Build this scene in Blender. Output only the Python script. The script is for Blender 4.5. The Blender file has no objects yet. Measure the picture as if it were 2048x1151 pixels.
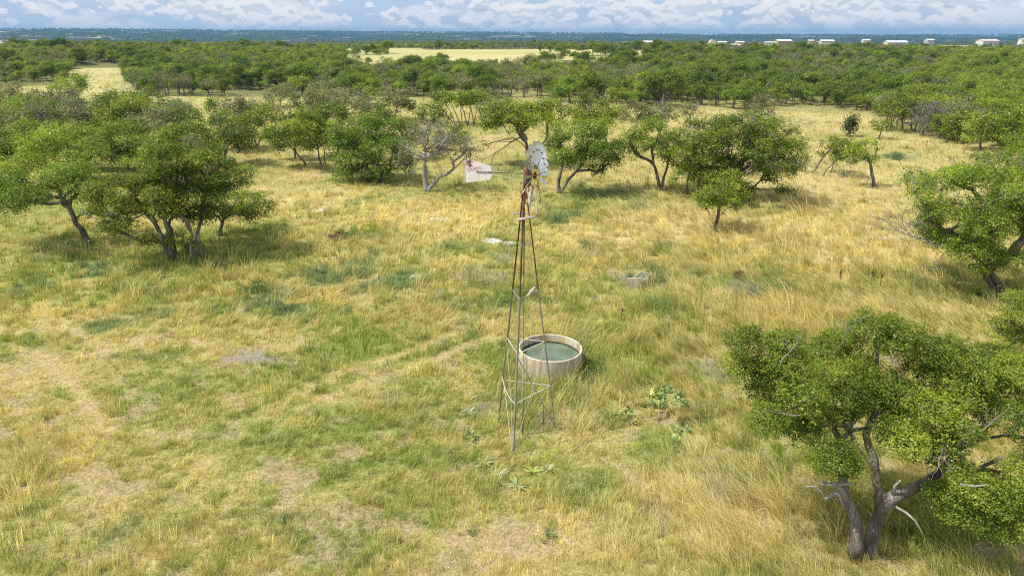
import bpy, math, random, time
import numpy as np
from mathutils import Vector, Matrix
T0 = time.time()
sc = bpy.context.scene
col = sc.collection
RNG = np.random.default_rng(7)
rad = math.radians

# ------------------------------------------------------------------ camera maths
FPX, CX, CY = 1365.33, 1024.0, 575.5          # focal length and centre in photograph pixels
CAM_H = 15.5
PITCH = math.atan((CY - 70.0) / FPX)
CP, SP = math.cos(PITCH), math.sin(PITCH)

def dep(py):
    return PITCH + math.atan((py - CY) / FPX)

def ray(px, py):
    """world direction of a pixel with unit y component"""
    u, v = (px - CX) / FPX, (py - CY) / FPX
    d = np.array([u, CP - v * SP, -SP - v * CP])
    return d / d[1]

def at_y(px, py, Y):
    d = ray(px, py)
    return np.array([d[0] * Y, Y, CAM_H + d[2] * Y])

def on_ground(px, py, z=0.0):
    d = ray(px, py)
    return at_y(px, py, (z - CAM_H) / d[2])

def to_px(x, y, z):
    dx, dy, dz = x, y, z - CAM_H
    depth = dy * CP - dz * SP
    v = -(dy * SP + dz * CP)
    return CX + FPX * dx / depth, CY + FPX * v / depth

# ------------------------------------------------------------------ noise
def _hash(ix, iy, seed):
    h = (ix.astype(np.int64) * 374761393 + iy.astype(np.int64) * 668265263 + seed * 1442695041) & 0xFFFFFFFF
    h = ((h ^ (h >> 13)) * 1274126177) & 0xFFFFFFFF
    h = (h ^ (h >> 16)) & 0xFFFFFFFF
    return h.astype(np.float64) / 4294967295.0

def vnoise(x, y, seed=0):
    ix, iy = np.floor(x), np.floor(y)
    fx, fy = x - ix, y - iy
    fx, fy = fx * fx * (3 - 2 * fx), fy * fy * (3 - 2 * fy)
    a, b = _hash(ix, iy, seed), _hash(ix + 1, iy, seed)
    c, d = _hash(ix, iy + 1, seed), _hash(ix + 1, iy + 1, seed)
    return (a * (1 - fx) + b * fx) * (1 - fy) + (c * (1 - fx) + d * fx) * fy

def fbm(x, y, size, octv=4, seed=0):
    x, y = np.asarray(x, float) / size, np.asarray(y, float) / size
    s, a, t = 0.0, 1.0, 0.0
    for o in range(octv):
        s = s + a * vnoise(x * 2 ** o + 13.7 * o, y * 2 ** o - 7.3 * o, seed + o * 17)
        t += a
        a *= 0.5
    return s / t

def sstep(a, b, x):
    t = np.clip((x - a) / (b - a), 0, 1)
    return t * t * (3 - 2 * t)

# ------------------------------------------------------------------ terrain
def terrain(x, y):
    x, y = np.asarray(x, float), np.asarray(y, float)
    r = np.hypot(x, y)
    az = np.degrees(np.arctan2(x, np.maximum(y, 1e-6)))
    plat = 5.6 - 1.6 * sstep(8, 20, az)
    z = (fbm(x, y, 9, 3, 3) - 0.5) * 0.22 * sstep(3, 12, r)
    z = z + (fbm(x, y, 120, 3, 5) - 0.5) * 2.6 * sstep(120, 420, r)
    el = np.interp(az, [-60, -37, -28, -20, -10, 0, 10, 20, 30, 37, 60],
                   [0.42, 0.34, 0.29, 0.22, 0.15, 0.12, 0.04, -0.05, -0.09, -0.06, 0.0])
    ridge = CAM_H + 7000 * np.tan(np.radians(el)) + (fbm(x, y, 900, 4, 8) - 0.5) * 16
    z = z - (24 + plat * .38) * sstep(1060, 2400, r)
    z = z + (ridge + 24) * sstep(2600, 7000, r)
    z = z + plat * sstep(285, 385, r) * (1 - .62 * sstep(480, 860, r))
    mid = (fbm(x, y, 700, 3, 21) - 0.5) * 5 * sstep(700, 1500, r) * (1 - sstep(5000, 7000, r))
    return z + mid - 60 * sstep(7600, 11500, r)

def tz(x, y):
    return float(terrain(np.array([x]), np.array([y]))[0])

# ------------------------------------------------------------------ object helpers
def tag(o, label=None, cat=None, group=None, kind=None):
    if label: o['label'] = label
    if cat: o['category'] = cat
    if group: o['group'] = group
    if kind: o['kind'] = kind
    return o

def empty(name, loc, rz=0.0):
    o = bpy.data.objects.new(name, None)
    o.empty_display_size = 0.3
    o.location = loc
    o.rotation_euler = (0, 0, rz)
    col.objects.link(o)
    return o

def mesh_np(name, verts, faces, mat=None, parent=None, colors=None, smooth=False, mats=None, midx=None):
    """faces: an int array (M,k) or a list of such arrays"""
    verts = np.asarray(verts, np.float32)
    if isinstance(faces, np.ndarray): faces = [faces]
    faces = [f for f in faces if len(f)]
    me = bpy.data.meshes.new(name)
    me.vertices.add(len(verts))
    me.vertices.foreach_set('co', verts.ravel())
    loops = np.concatenate([f.ravel() for f in faces]).astype(np.int32)
    tot = np.concatenate([np.full(len(f), f.shape[1], np.int32) for f in faces])
    start = np.concatenate([[0], np.cumsum(tot)[:-1]]).astype(np.int32)
    me.loops.add(len(loops))
    me.loops.foreach_set('vertex_index', loops)
    me.polygons.add(len(tot))
    me.polygons.foreach_set('loop_start', start)
    if smooth:
        me.polygons.foreach_set('use_smooth', np.ones(len(tot), bool))
    else:
        me.polygons.foreach_set('use_smooth', np.zeros(len(tot), bool))
    for m in (mats or ([mat] if mat else [])): me.materials.append(m)
    if midx is not None: me.polygons.foreach_set('material_index', np.asarray(midx, np.int32))
    if colors is not None:
        c = np.ones((len(verts), 4), np.float32)
        c[:, :3] = colors
        at = me.color_attributes.new('Col', 'FLOAT_COLOR', 'POINT')
        at.data.foreach_set('color', c.ravel())
    me.update(calc_edges=True)
    o = bpy.data.objects.new(name, me)
    col.objects.link(o)
    if parent is not None: o.parent = parent
    return o

class MB:
    """collects solids; build() links them as one mesh object"""
    def __init__(s): s.v, s.f, s.n = [], {}, 0
    def add(s, v, *faces):
        v = np.asarray(v, float)
        for f in faces:
            f = np.asarray(f, int)
            s.f.setdefault(f.shape[1], []).append(f + s.n)
        s.v.append(v); s.n += len(v)
    def box(s, c, size, rz=0.0, rot=None):
        h = np.array(size) / 2
        v = np.array([[x, y, z] for x in (-1, 1) for y in (-1, 1) for z in (-1, 1)]) * h
        if rot is not None: v = v @ np.array(rot).T
        elif rz:
            c_, s_ = math.cos(rz), math.sin(rz)
            v = v @ np.array([[c_, -s_, 0], [s_, c_, 0], [0, 0, 1]]).T
        s.add(v + np.array(c), [[0, 1, 3, 2], [4, 6, 7, 5], [0, 4, 5, 1], [2, 3, 7, 6], [0, 2, 6, 4], [1, 5, 7, 3]])
    def bar(s, p, q, w, t, up=(0, 0, 1)):
        p, q = np.array(p, float), np.array(q, float)
        d = q - p; L = np.linalg.norm(d); d /= L
        up = np.array(up, float)
        a = np.cross(d, up)
        if np.linalg.norm(a) < 1e-4: a = np.cross(d, [1, 0, 0.3])
        a /= np.linalg.norm(a); b = np.cross(a, d)
        s.box((p + q) / 2, (L, w, t), rot=np.stack([d, a, b], 1))
    def angle(s, p, q, w, t, facing):
        """angle iron from p to q whose corner points along 'facing'"""
        p, q = np.array(p, float), np.array(q, float)
        d = q - p; L = np.linalg.norm(d); d /= L
        f = np.array(facing, float); f -= d * (f @ d); f /= np.linalg.norm(f)
        g = np.cross(d, f)
        for sg in (1, -1):
            e = (-f + sg * g) / math.sqrt(2)      # flange direction
            n_ = np.cross(d, e)
            c = (p + q) / 2 + e * (w / 2) + f * 0.0
            s.box(c, (L, w, t), rot=np.stack([d, e, n_], 1))
    def tube(s, path, radii, sides=7, cap=True):
        P = np.asarray(path, float); n = len(P)
        R = np.broadcast_to(np.asarray(radii, float), (n,))
        tan = np.gradient(P, axis=0)
        tan /= np.linalg.norm(tan, axis=1)[:, None] + 1e-9
        ref = np.array([0.0, 0, 1]) if abs(tan[0][2]) < 0.9 else np.array([1.0, 0, 0])
        a = np.cross(tan[0], ref); a /= np.linalg.norm(a)
        ang = np.arange(sides) * 2 * np.pi / sides
        V = []
        for i in range(n):
            a = a - tan[i] * (a @ tan[i]); a /= np.linalg.norm(a) + 1e-9
            b = np.cross(tan[i], a)
            V.append(P[i] + R[i] * (np.cos(ang)[:, None] * a + np.sin(ang)[:, None] * b))
        V = np.concatenate(V)
        i = np.arange(n - 1)[:, None] * sides; k = np.arange(sides)[None]
        k2 = (k + 1) % sides
        F = np.stack([i + k, i + k2, i + sides + k2, i + sides + k], -1).reshape(-1, 4)
        s.add(V, F)
        if cap and sides > 2:
            b0 = s.n - len(V)
            s.f.setdefault(sides, []).append(np.array([list(range(sides))[::-1]]) + b0)
            s.f.setdefault(sides, []).append(np.array([list(range(sides))]) + b0 + (n - 1) * sides)
    def lathe(s, prof, c=(0, 0, 0), sides=32, closed=False):
        prof = np.asarray(prof, float); n = len(prof)
        ang = np.arange(sides) * 2 * np.pi / sides
        V = np.stack([prof[:, None, 0] * np.cos(ang), prof[:, None, 0] * np.sin(ang), np.broadcast_to(prof[:, None, 1], (n, sides))], -1).reshape(-1, 3)
        m = n if closed else n - 1
        i = np.arange(m)[:, None]; k = np.arange(sides)[None]; k2 = (k + 1) % sides; i2 = (i + 1) % n
        F = np.stack([i * sides + k, i * sides + k2, i2 * sides + k2, i2 * sides + k], -1).reshape(-1, 4)
        s.add(V + np.array(c), F)
    def prism(s, poly, n0, t):
        """extrude a planar polygon (list of 3-D points) by vector t"""
        P = np.asarray(poly, float); k = len(P)
        V = np.concatenate([P, P + np.asarray(t, float)])
        s.add(V, [list(range(k))[::-1]], [list(range(k, 2 * k))], [[i, (i + 1) % k, (i + 1) % k + k, i + k] for i in range(k)])
    def build(s, name, mat, parent=None, smooth=False, origin=None):
        if not s.v: return None
        v = np.concatenate(s.v)
        if origin is not None: v = v - np.array(origin)
        return mesh_np(name, v, [np.concatenate(f) for f in s.f.values()], mat, parent, smooth=smooth)

# ------------------------------------------------------------------ materials
def new_mat(name):
    m = bpy.data.materials.new(name); m.use_nodes = True
    nt = m.node_tree; nt.nodes.clear()
    out = nt.nodes.new('ShaderNodeOutputMaterial')
    return m, nt, out

def N(nt, kind, **kw):
    n = nt.nodes.new(kind)
    for k, v in kw.items():
        if k.startswith('i_'):
            key = k[2:].replace('_', ' ')
            n.inputs[key].default_value = v
        else: setattr(n, k, v)
    return n

def ramp(nt, stops, fac=None, interp='LINEAR'):
    r = nt.nodes.new('ShaderNodeValToRGB'); cr = r.color_ramp; cr.interpolation = interp
    while len(cr.elements) < len(stops): cr.elements.new(0.5)
    for e, (p, c) in zip(cr.elements, stops):
        e.position = p; e.color = (*c, 1) if len(c) == 3 else c
    if fac is not None: nt.links.new(fac, r.inputs[0])
    return r

def noise_node(nt, scale, detail=4, rough=0.55, vec=None, dist=0.0):
    n = nt.nodes.new('ShaderNodeTexNoise')
    n.inputs['Scale'].default_value = scale; n.inputs['Detail'].default_value = detail
    n.inputs['Roughness'].default_value = rough; n.inputs['Distortion'].default_value = dist
    if vec is not None: nt.links.new(vec, n.inputs['Vector'])
    return n

def mixc(nt, fac, a, b, mode='MIX'):
    m = nt.nodes.new('ShaderNodeMix'); m.data_type = 'RGBA'; m.blend_type = mode
    for sock, val in ((m.inputs[0], fac), (m.inputs[6], a), (m.inputs[7], b)):
        if hasattr(val, 'links'): nt.links.new(val, sock)
        elif isinstance(val, (int, float)): sock.default_value = val
        else: sock.default_value = (*val, 1)
    return m.outputs[2]

def surf_mat(name, stops, scale=3.0, rough=0.7, metal=0.0, detail=5, stretch=(1, 1, 1), bump=0.0, bscale=None, spec=0.3, dist=0.0, streak=0):
    """one noise-driven colour ramp with roughness and bump, object coordinates"""
    m, nt, out = new_mat(name)
    tc = N(nt, 'ShaderNodeTexCoord'); mp = N(nt, 'ShaderNodeMapping')
    mp.inputs['Scale'].default_value = stretch
    nt.links.new(tc.outputs['Object'], mp.inputs[0])
    n = noise_node(nt, scale, detail, 0.6, mp.outputs[0], dist)
    fac = n.outputs[0]
    if streak:
        ms = N(nt, 'ShaderNodeMapping'); ms.inputs['Scale'].default_value = (1, 1, .22); nt.links.new(tc.outputs['Object'], ms.inputs[0])
        n3 = noise_node(nt, streak, 4, .7, ms.outputs[0]); ma = N(nt, 'ShaderNodeMath', operation='MULTIPLY_ADD'); ma.inputs[1].default_value = .55
        sb = N(nt, 'ShaderNodeMath', operation='SUBTRACT'); sb.inputs[1].default_value = .5; nt.links.new(n3.outputs[0], sb.inputs[0])
        nt.links.new(sb.outputs[0], ma.inputs[0]); nt.links.new(fac, ma.inputs[2]); fac = ma.outputs[0]
    r = ramp(nt, stops, fac)
    b = N(nt, 'ShaderNodeBsdfPrincipled')
    nt.links.new(r.outputs[0], b.inputs['Base Color'])
    b.inputs['Roughness'].default_value = rough; b.inputs['Metallic'].default_value = metal
    b.inputs['Specular IOR Level'].default_value = spec
    if bump:
        n2 = noise_node(nt, bscale or scale * 4, 4, 0.6, mp.outputs[0])
        bp = N(nt, 'ShaderNodeBump'); bp.inputs['Strength'].default_value = bump; bp.inputs['Distance'].default_value = 0.02
        nt.links.new(n2.outputs[0], bp.inputs['Height']); nt.links.new(bp.outputs[0], b.inputs['Normal'])
    nt.links.new(b.outputs[0], out.inputs[0])
    return m

def leafy_mat(name, trans=0.35, gloss=0.04, tint=(1, 1, 1), VLO=.8, VHI=1.25):
    """coloured by the 'Col' attribute; light shines partly through"""
    m, nt, out = new_mat(name)
    a = N(nt, 'ShaderNodeAttribute', attribute_name='Col')
    oi = N(nt, 'ShaderNodeObjectInfo')
    hv = N(nt, 'ShaderNodeHueSaturation')
    mr = N(nt, 'ShaderNodeMapRange'); mr.inputs[3].default_value = 0.480; mr.inputs[4].default_value = 0.508
    nt.links.new(oi.outputs['Random'], mr.inputs[0]); nt.links.new(mr.outputs[0], hv.inputs['Hue'])
    mv = N(nt, 'ShaderNodeMapRange'); mv.inputs[3].default_value = VLO; mv.inputs[4].default_value = VHI
    mul = N(nt, 'ShaderNodeMath', operation='MULTIPLY'); mul.inputs[1].default_value = 7.31
    fr = N(nt, 'ShaderNodeMath', operation='FRACT')
    nt.links.new(oi.outputs['Random'], mul.inputs[0]); nt.links.new(mul.outputs[0], fr.inputs[0])
    nt.links.new(fr.outputs[0], mv.inputs[0]); nt.links.new(mv.outputs[0], hv.inputs['Value'])
    nt.links.new(a.outputs['Color'], hv.inputs['Color'])
    c = mixc(nt, 1.0, hv.outputs[0], tint, 'MULTIPLY')
    d = N(nt, 'ShaderNodeBsdfDiffuse'); t = N(nt, 'ShaderNodeBsdfTranslucent')
    nt.links.new(c, d.inputs[0])
    c2 = mixc(nt, 1.0, c, (1.15, 1.1, 0.6), 'MULTIPLY')
    nt.links.new(c2, t.inputs[0])
    mx = N(nt, 'ShaderNodeMixShader'); mx.inputs[0].default_value = trans
    nt.links.new(d.outputs[0], mx.inputs[1]); nt.links.new(t.outputs[0], mx.inputs[2])
    last = mx.outputs[0]
    if gloss:
        g = N(nt, 'ShaderNodeBsdfGlossy'); g.inputs['Roughness'].default_value = 0.42
        g.inputs['Color'].default_value = (0.9, 0.95, 1, 1)
        m2 = N(nt, 'ShaderNodeMixShader'); m2.inputs[0].default_value = gloss
        nt.links.new(last, m2.inputs[1]); nt.links.new(g.outputs[0], m2.inputs[2]); last = m2.outputs[0]
    nt.links.new(last, out.inputs[0])
    return m

M_LEAF = leafy_mat('oak_leaves', 0.40, 0.022)
M_FAR = leafy_mat('far_leaves', 0.25, 0.0)
M_GRASS = leafy_mat('grass_blades', 0.30, 0.0)
M_WEED = leafy_mat('weed_leaves', 0.3, 0.02)
M_BARK = surf_mat('oak_bark', [(0.28, (0.060, 0.047, 0.038)), (0.45, (0.14, 0.115, 0.095)), (0.58, (0.225, 0.20, 0.18)), (0.70, (0.40, 0.385, 0.365))],
                  2.2, 0.95, stretch=(1, 1, 0.45), bump=1.0, bscale=22, spec=0.1, detail=7, streak=26)
M_DEAD = surf_mat('dead_wood', [(0.3, (0.16, 0.145, 0.13)), (0.5, (0.30, 0.285, 0.27)), (0.7, (0.46, 0.45, 0.43))], 5, 0.9, spec=0.1)
M_TWIG = surf_mat('grey_twigs', [(0.3, (0.13, 0.115, 0.105)), (0.5, (0.235, 0.215, 0.205)), (0.7, (0.36, 0.345, 0.33))], 1.5, 0.9, spec=0.05)
M_GALV = surf_mat('galvanised_sheet', [(0.3, (0.62, 0.67, 0.72)), (0.48, (0.76, 0.80, 0.84)), (0.66, (0.84, 0.85, 0.86)), (0.76, (0.40, 0.24, 0.15))], 2.6, 0.42, 0.25, bump=0.05, detail=6)
M_LEG = surf_mat('weathered_angle_iron', [(0.35, (0.22, 0.20, 0.18)), (0.52, (0.33, 0.31, 0.28)), (0.68, (0.27, 0.19, 0.13))], 1.8, 0.6, 0.2)
M_RUSTLEG = surf_mat('rusty_angle_iron', [(0.3, (0.09, 0.045, 0.025)), (0.52, (0.17, 0.085, 0.045)), (0.7, (0.30, 0.20, 0.13))], 4, 0.8, 0.1)
M_RUST = surf_mat('rust', [(0.3, (0.06, 0.022, 0.014)), (0.5, (0.17, 0.05, 0.022)), (0.7, (0.36, 0.13, 0.05))], 9, 0.85, 0.1, bump=0.3)
M_PALE = surf_mat('pale_galvanised_rod', [(0.3, (0.42, 0.38, 0.31)), (0.6, (0.58, 0.54, 0.46)), (0.75, (0.36, 0.27, 0.18))], 3, 0.55, 0.15)
M_DARKROD = surf_mat('dark_rod', [(0.3, (0.03, 0.025, 0.022)), (0.6, (0.09, 0.06, 0.045)), (0.75, (0.2, 0.1, 0.05))], 4, 0.7, 0.2)
M_PLANK = surf_mat('weathered_plank', [(0.3, (0.24, 0.185, 0.15)), (0.5, (0.36, 0.29, 0.25)), (0.7, (0.48, 0.42, 0.37))], 4, 0.9, stretch=(1, 6, 6), bump=0.3)
M_STONE = surf_mat('white_limestone', [(0.3, (0.30, 0.275, 0.24)), (0.5, (0.52, 0.49, 0.45)), (0.7, (0.66, 0.64, 0.60))], 6, 0.95, bump=0.4)
M_GSTONE = surf_mat('grey_gravel', [(0.3, (0.16, 0.14, 0.13)), (0.5, (0.27, 0.24, 0.225)), (0.7, (0.42, 0.385, 0.365))], 5, 0.95, bump=0.4)

def vane_mat():
    m, nt, out = new_mat('painted_vane_sheet')
    tc = N(nt, 'ShaderNodeTexCoord'); mp = N(nt, 'ShaderNodeMapping'); mp.inputs['Scale'].default_value = (9, 9, 1.2)
    nt.links.new(tc.outputs['Object'], mp.inputs[0])
    n = noise_node(nt, 2.2, 6, 0.65, mp.outputs[0])
    r = ramp(nt, [(0.3, (0.52, 0.45, 0.45)), (0.48, (0.68, 0.64, 0.65)), (0.62, (0.76, 0.74, 0.76)), (0.78, (0.55, 0.40, 0.38))], n.outputs[0])
    # rust holes near the upper outer corner
    sx = N(nt, 'ShaderNodeSeparateXYZ'); nt.links.new(tc.outputs['Object'], sx.inputs[0])
    va = N(nt, 'ShaderNodeVectorMath', operation='DISTANCE'); va.inputs[1].default_value = (2.12, 0.0, 0.31)
    nt.links.new(tc.outputs['Object'], va.inputs[0])
    n2 = noise_node(nt, 13, 4, 0.6, tc.outputs['Object'])
    ad = N(nt, 'ShaderNodeMath', operation='MULTIPLY_ADD'); ad.inputs[1].default_value = -1.25
    nt.links.new(va.outputs['Value'], ad.inputs[0]); nt.links.new(n2.outputs[0], ad.inputs[2])
    rr = ramp(nt, [(0.29, (0, 0, 0)), (0.36, (1, 1, 1))], ad.outputs[0])
    r2 = ramp(nt, [(0.4, (0.05, 0.02, 0.012)), (0.6, (0.3, 0.13, 0.09)), (0.7, (0.5, 0.33, 0.3))], noise_node(nt, 17, 3, 0.5, tc.outputs['Object']).outputs[0])
    c = mixc(nt, rr.outputs[0], r.outputs[0], r2.outputs[0])
    b = N(nt, 'ShaderNodeBsdfPrincipled'); nt.links.new(c, b.inputs['Base Color'])
    b.inputs['Roughness'].default_value = 0.7; b.inputs['Specular IOR Level'].default_value = 0.2
    nt.links.new(b.outputs[0], out.inputs[0])
    return m
M_VANE = vane_mat()
M_LETTER = surf_mat('faded_lettering', [(0.36, (0.60, 0.50, 0.51)), (0.5, (0.47, 0.31, 0.33)), (0.66, (0.38, 0.20, 0.22))], 20, 0.8)

def concrete_mat():
    m, nt, out = new_mat('stained_concrete')
    tc = N(nt, 'ShaderNodeTexCoord'); mp = N(nt, 'ShaderNodeMapping'); mp.inputs['Scale'].default_value = (1, 1, 0.18)
    nt.links.new(tc.outputs['Object'], mp.inputs[0])
    n = noise_node(nt, 3.2, 6, 0.65, mp.outputs[0])
    r = ramp(nt, [(0.28, (0.24, 0.19, 0.14)), (0.42, (0.44, 0.37, 0.28)), (0.55, (0.60, 0.53, 0.42)), (0.75, (0.68, 0.63, 0.54))], n.outputs[0])
    n2 = noise_node(nt, 1.1, 3, 0.5, tc.outputs['Object'])
    rr = ramp(nt, [(0.56, (0, 0, 0)), (0.68, (1, 1, 1))], n2.outputs[0])
    c = mixc(nt, rr.outputs[0], r.outputs[0], (0.50, 0.34, 0.15))
    fine = noise_node(nt, 30, 3, 0.6, tc.outputs['Object'])
    c = mixc(nt, 0.16, c, ramp(nt, [(0.35, (0.2, 0.17, 0.14)), (0.65, (0.7, 0.66, 0.6))], fine.outputs[0]).outputs[0])
    b = N(nt, 'ShaderNodeBsdfPrincipled'); nt.links.new(c, b.inputs['Base Color'])
    b.inputs['Roughness'].default_value = 0.92; b.inputs['Specular IOR Level'].default_value = 0.15
    bp = N(nt, 'ShaderNodeBump'); bp.inputs['Strength'].default_value = 0.5; bp.inputs['Distance'].default_value = 0.01
    nt.links.new(fine.outputs[0], bp.inputs['Height']); nt.links.new(bp.outputs[0], b.inputs['Normal'])
    nt.links.new(b.outputs[0], out.inputs[0])
    return m
M_CONC = concrete_mat()
M_CONC_IN = surf_mat('algae_lined_concrete', [(0.3, (0.12, 0.10, 0.085)), (0.48, (0.30, 0.27, 0.24)), (0.62, (0.45, 0.42, 0.38)), (0.75, (0.55, 0.52, 0.48))], 5, 0.95, detail=7, bump=0.5)
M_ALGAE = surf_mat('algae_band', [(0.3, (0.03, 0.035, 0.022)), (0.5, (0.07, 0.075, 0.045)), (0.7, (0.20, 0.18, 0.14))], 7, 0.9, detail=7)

def water_mat(name, base, rough=0.06):
    m, nt, out = new_mat(name)
    tc = N(nt, 'ShaderNodeTexCoord')
    n = noise_node(nt, 1.3, 4, 0.5, tc.outputs['Object'])
    r = ramp(nt, [(0.35, tuple(c * 0.75 for c in base)), (0.65, tuple(c * 1.2 for c in base))], n.outputs[0])
    b = N(nt, 'ShaderNodeBsdfPrincipled'); nt.links.new(r.outputs[0], b.inputs['Base Color'])
    b.inputs['Roughness'].default_value = rough; b.inputs['IOR'].default_value = 1.33; b.inputs['Specular IOR Level'].default_value = 0.32
    n2 = noise_node(nt, 9, 2, 0.5, tc.outputs['Object'])
    bp = N(nt, 'ShaderNodeBump'); bp.inputs['Strength'].default_value = 0.05; bp.inputs['Distance'].default_value = 0.02
    nt.links.new(n2.outputs[0], bp.inputs['Height']); nt.links.new(bp.outputs[0], b.inputs['Normal'])
    nt.links.new(b.outputs[0], out.inputs[0])
    return m
M_WATER = water_mat('murky_green_water', (0.125, 0.17, 0.115))
M_TROUGHW = water_mat('dark_trough_water', (0.05, 0.075, 0.07), .12)
# ------------------------------------------------------------------ what grows where
def on_terrain(px, py):
    p = on_ground(px, py)
    if py > 135: return p
    for _ in range(12):
        p = 0.5 * p + 0.5 * on_ground(px, py, min(tz(p[0], p[1]), CAM_H - 1.0))
    return p

def patch(px, py, rx, ry):
    c = on_terrain(px, py)
    a = on_terrain(px, max(py - ry, 84)); b = on_terrain(px, py + ry)
    k = (c[1] * CP + CAM_H * SP) / FPX
    return (c[0], (a[1] + b[1]) / 2, rx * k, abs(a[1] - b[1]) / 2)

PATCH = {
 'green': [patch(*p) for p in [(760, 690, 110, 28), (1480, 560, 140, 30), (1330, 640, 150, 40), (1260, 720, 120, 34), (975, 705, 40, 26),
    (1390, 760, 120, 40), (350, 535, 260, 42), (480, 470, 130, 40), (620, 640, 130, 30), (1420, 510, 120, 18), (1230, 640, 60, 22), (1040, 600, 90, 30),
    (560, 870, 200, 40), (850, 930, 150, 40), (1180, 960, 110, 40), (720, 1050, 120, 60), (1300, 930, 90, 35), (1320, 1080, 90, 50), (880, 395, 140, 14),
    (1160, 400, 130, 16), (1340, 400, 120, 16), (1560, 430, 110, 24), (740, 360, 90, 14), (640, 330, 70, 12), (1860, 550, 110, 30), (1850, 1090, 140, 60), (1960, 590, 60, 30)]],
 'lime': [patch(*p) for p in [(1610, 900, 75, 38), (1640, 935, 30, 18), (1560, 870, 40, 20), (740, 690, 45, 12), (1290, 740, 60, 16), (1090, 905, 60, 22)]],
 'blue': [patch(*p) for p in [(520, 600, 62, 26), (585, 625, 40, 16), (180, 545, 90, 20), (60, 575, 50, 16), (700, 515, 80, 26), (790, 560, 90, 26), (640, 560, 70, 18), (1105, 438, 70, 11), (1190, 382, 60, 12),
    (1590, 243, 60, 8), (1790, 315, 44, 6), (1470, 585, 30, 14), (1560, 580, 40, 12), (1290, 560, 60, 20), (330, 635, 60, 16), (220, 655, 50, 14), (1070, 1060, 60, 40), (1180, 745, 30, 20), (1530, 232, 40, 5), (1710, 318, 40, 6), (1500, 985, 30, 20)]],
 'grey': [patch(*p) for p in [(925, 555, 30, 12), (980, 560, 30, 12), (1432, 745, 26, 22), (965, 820, 24, 18), (1712, 605, 16, 8), (1490, 590, 34, 14), (1440, 1000, 24, 18), (1005, 520, 20, 8), (1090, 850, 20, 14), (1250, 560, 24, 10)]],
 'bare': [patch(*p) for p in [(1010, 1085, 260, 60), (190, 960, 80, 26), (240, 1060, 110, 40), (420, 860, 90, 16), (700, 905, 90, 18), (980, 900, 40, 16), (1190, 900, 120, 20), (1180, 960, 60, 18), (900, 1120, 160, 26),
    (880, 820, 50, 12), (1110, 940, 50, 14), (300, 790, 120, 16), (480, 800, 60, 10), (1610, 1060, 50, 24), (1730, 1115, 60, 20), (100, 905, 50, 14), (560, 1000, 60, 14), (640, 940, 70, 10), (1340, 930, 60, 16)]],
 'gravel': [patch(*p) for p in [(525, 716, 70, 20), (465, 722, 30, 10), (575, 700, 26, 14), (600, 725, 40, 10)]],
 'short': [patch(*p) for p in [(220, 760, 380, 130), (330, 960, 260, 120), (1250, 900, 190, 60), (1080, 1080, 260, 70), (620, 980, 220, 60), (430, 700, 220, 50), (1260, 830, 120, 26)]],
 'tall': [patch(*p) for p in [(1520, 1020, 260, 120), (1130, 800, 120, 48), (1650, 650, 260, 70), (30, 970, 70, 90), (1950, 1090, 140, 80), (1230, 770, 90, 34), (1160, 860, 40, 26), (1250, 1090, 60, 40), (1060, 760, 60, 30), (1290, 690, 170, 34)]],
 'straw': [patch(*p) for p in [(1600, 480, 330, 70), (1720, 370, 240, 70), (800, 430, 260, 30), (620, 340, 60, 60), (1000, 640, 140, 22), (330, 680, 300, 26), (180, 640, 220, 26), (520, 660, 120, 14), (820, 640, 120, 14), (60, 760, 140, 40),
    (640, 390, 110, 20), (960, 300, 60, 30), (1520, 1030, 210, 90), (1180, 470, 110, 26), (700, 905, 40, 16), (1290, 1080, 40, 30), (1160, 850, 26, 20), (1660, 640, 170, 40), (450, 640, 60, 8), (1000, 430, 110, 24), (350, 440, 200, 14), (1140, 1050, 46, 26), (700, 600, 60, 12)]],
}
TRACKS = [np.array([on_ground(*q)[:2] for q in t]) for t in (
    [(-60, 640), (40, 668), (110, 655), (160, 668), (215, 706)], [(20, 690), (110, 730), (160, 790), (215, 860)], [(640, 802), (720, 772), (800, 748), (880, 712), (980, 672)],
    [(600, 790), (700, 740), (790, 715), (860, 690), (930, 655)], [(520, 420), (560, 370), (585, 330), (600, 300)])]
CLEAR = [patch(*p) for p in [(690, 103, 150, 6.5), (1608, 121, 60, 4), (1240, 104, 50, 2.5), (1995, 107, 70, 6), (430, 121, 24, 3), (1420, 101, 45, 3), (330, 103, 50, 2.5), (1880, 130, 28, 3.5), (1300, 94, 40, 2.5), (540, 94, 60, 2.5), (1750, 96, 40, 2.5), (120, 100, 40, 2.5), (1500, 96, 36, 2.5), (1100, 94, 50, 2.5), (300, 116, 26, 2.5)]]


def pmask(kind, x, y, soft=0.9):
    """0..1 membership in any patch of a kind, with a wandering edge"""
    w = (fbm(x, y, 3.0, 3, 77) - 0.5) * 1.5
    m = np.zeros_like(x)
    for (cx, cy, rx, ry) in PATCH[kind]:
        sel = (np.abs(x - cx) < 2.2 * rx) & (np.abs(y - cy) < 2.2 * ry)
        if not sel.any(): continue
        d = np.sqrt(((x[sel] - cx) / rx) ** 2 + ((y[sel] - cy) / ry) ** 2) + w[sel]
        m[sel] = np.maximum(m[sel], 1 - sstep(1 - soft * 0.6, 1 + soft * 0.4, d))
    return m

def track_dist(x, y):
    best = np.full_like(x, 1e9)
    for T in TRACKS:
        for a, b in zip(T[:-1], T[1:]):
            ab = b - a; L2 = (ab ** 2).sum()
            t = np.clip(((x - a[0]) * ab[0] + (y - a[1]) * ab[1]) / L2, 0, 1)
            best = np.minimum(best, np.hypot(x - a[0] - t * ab[0], y - a[1] - t * ab[1]))
    return best

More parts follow.
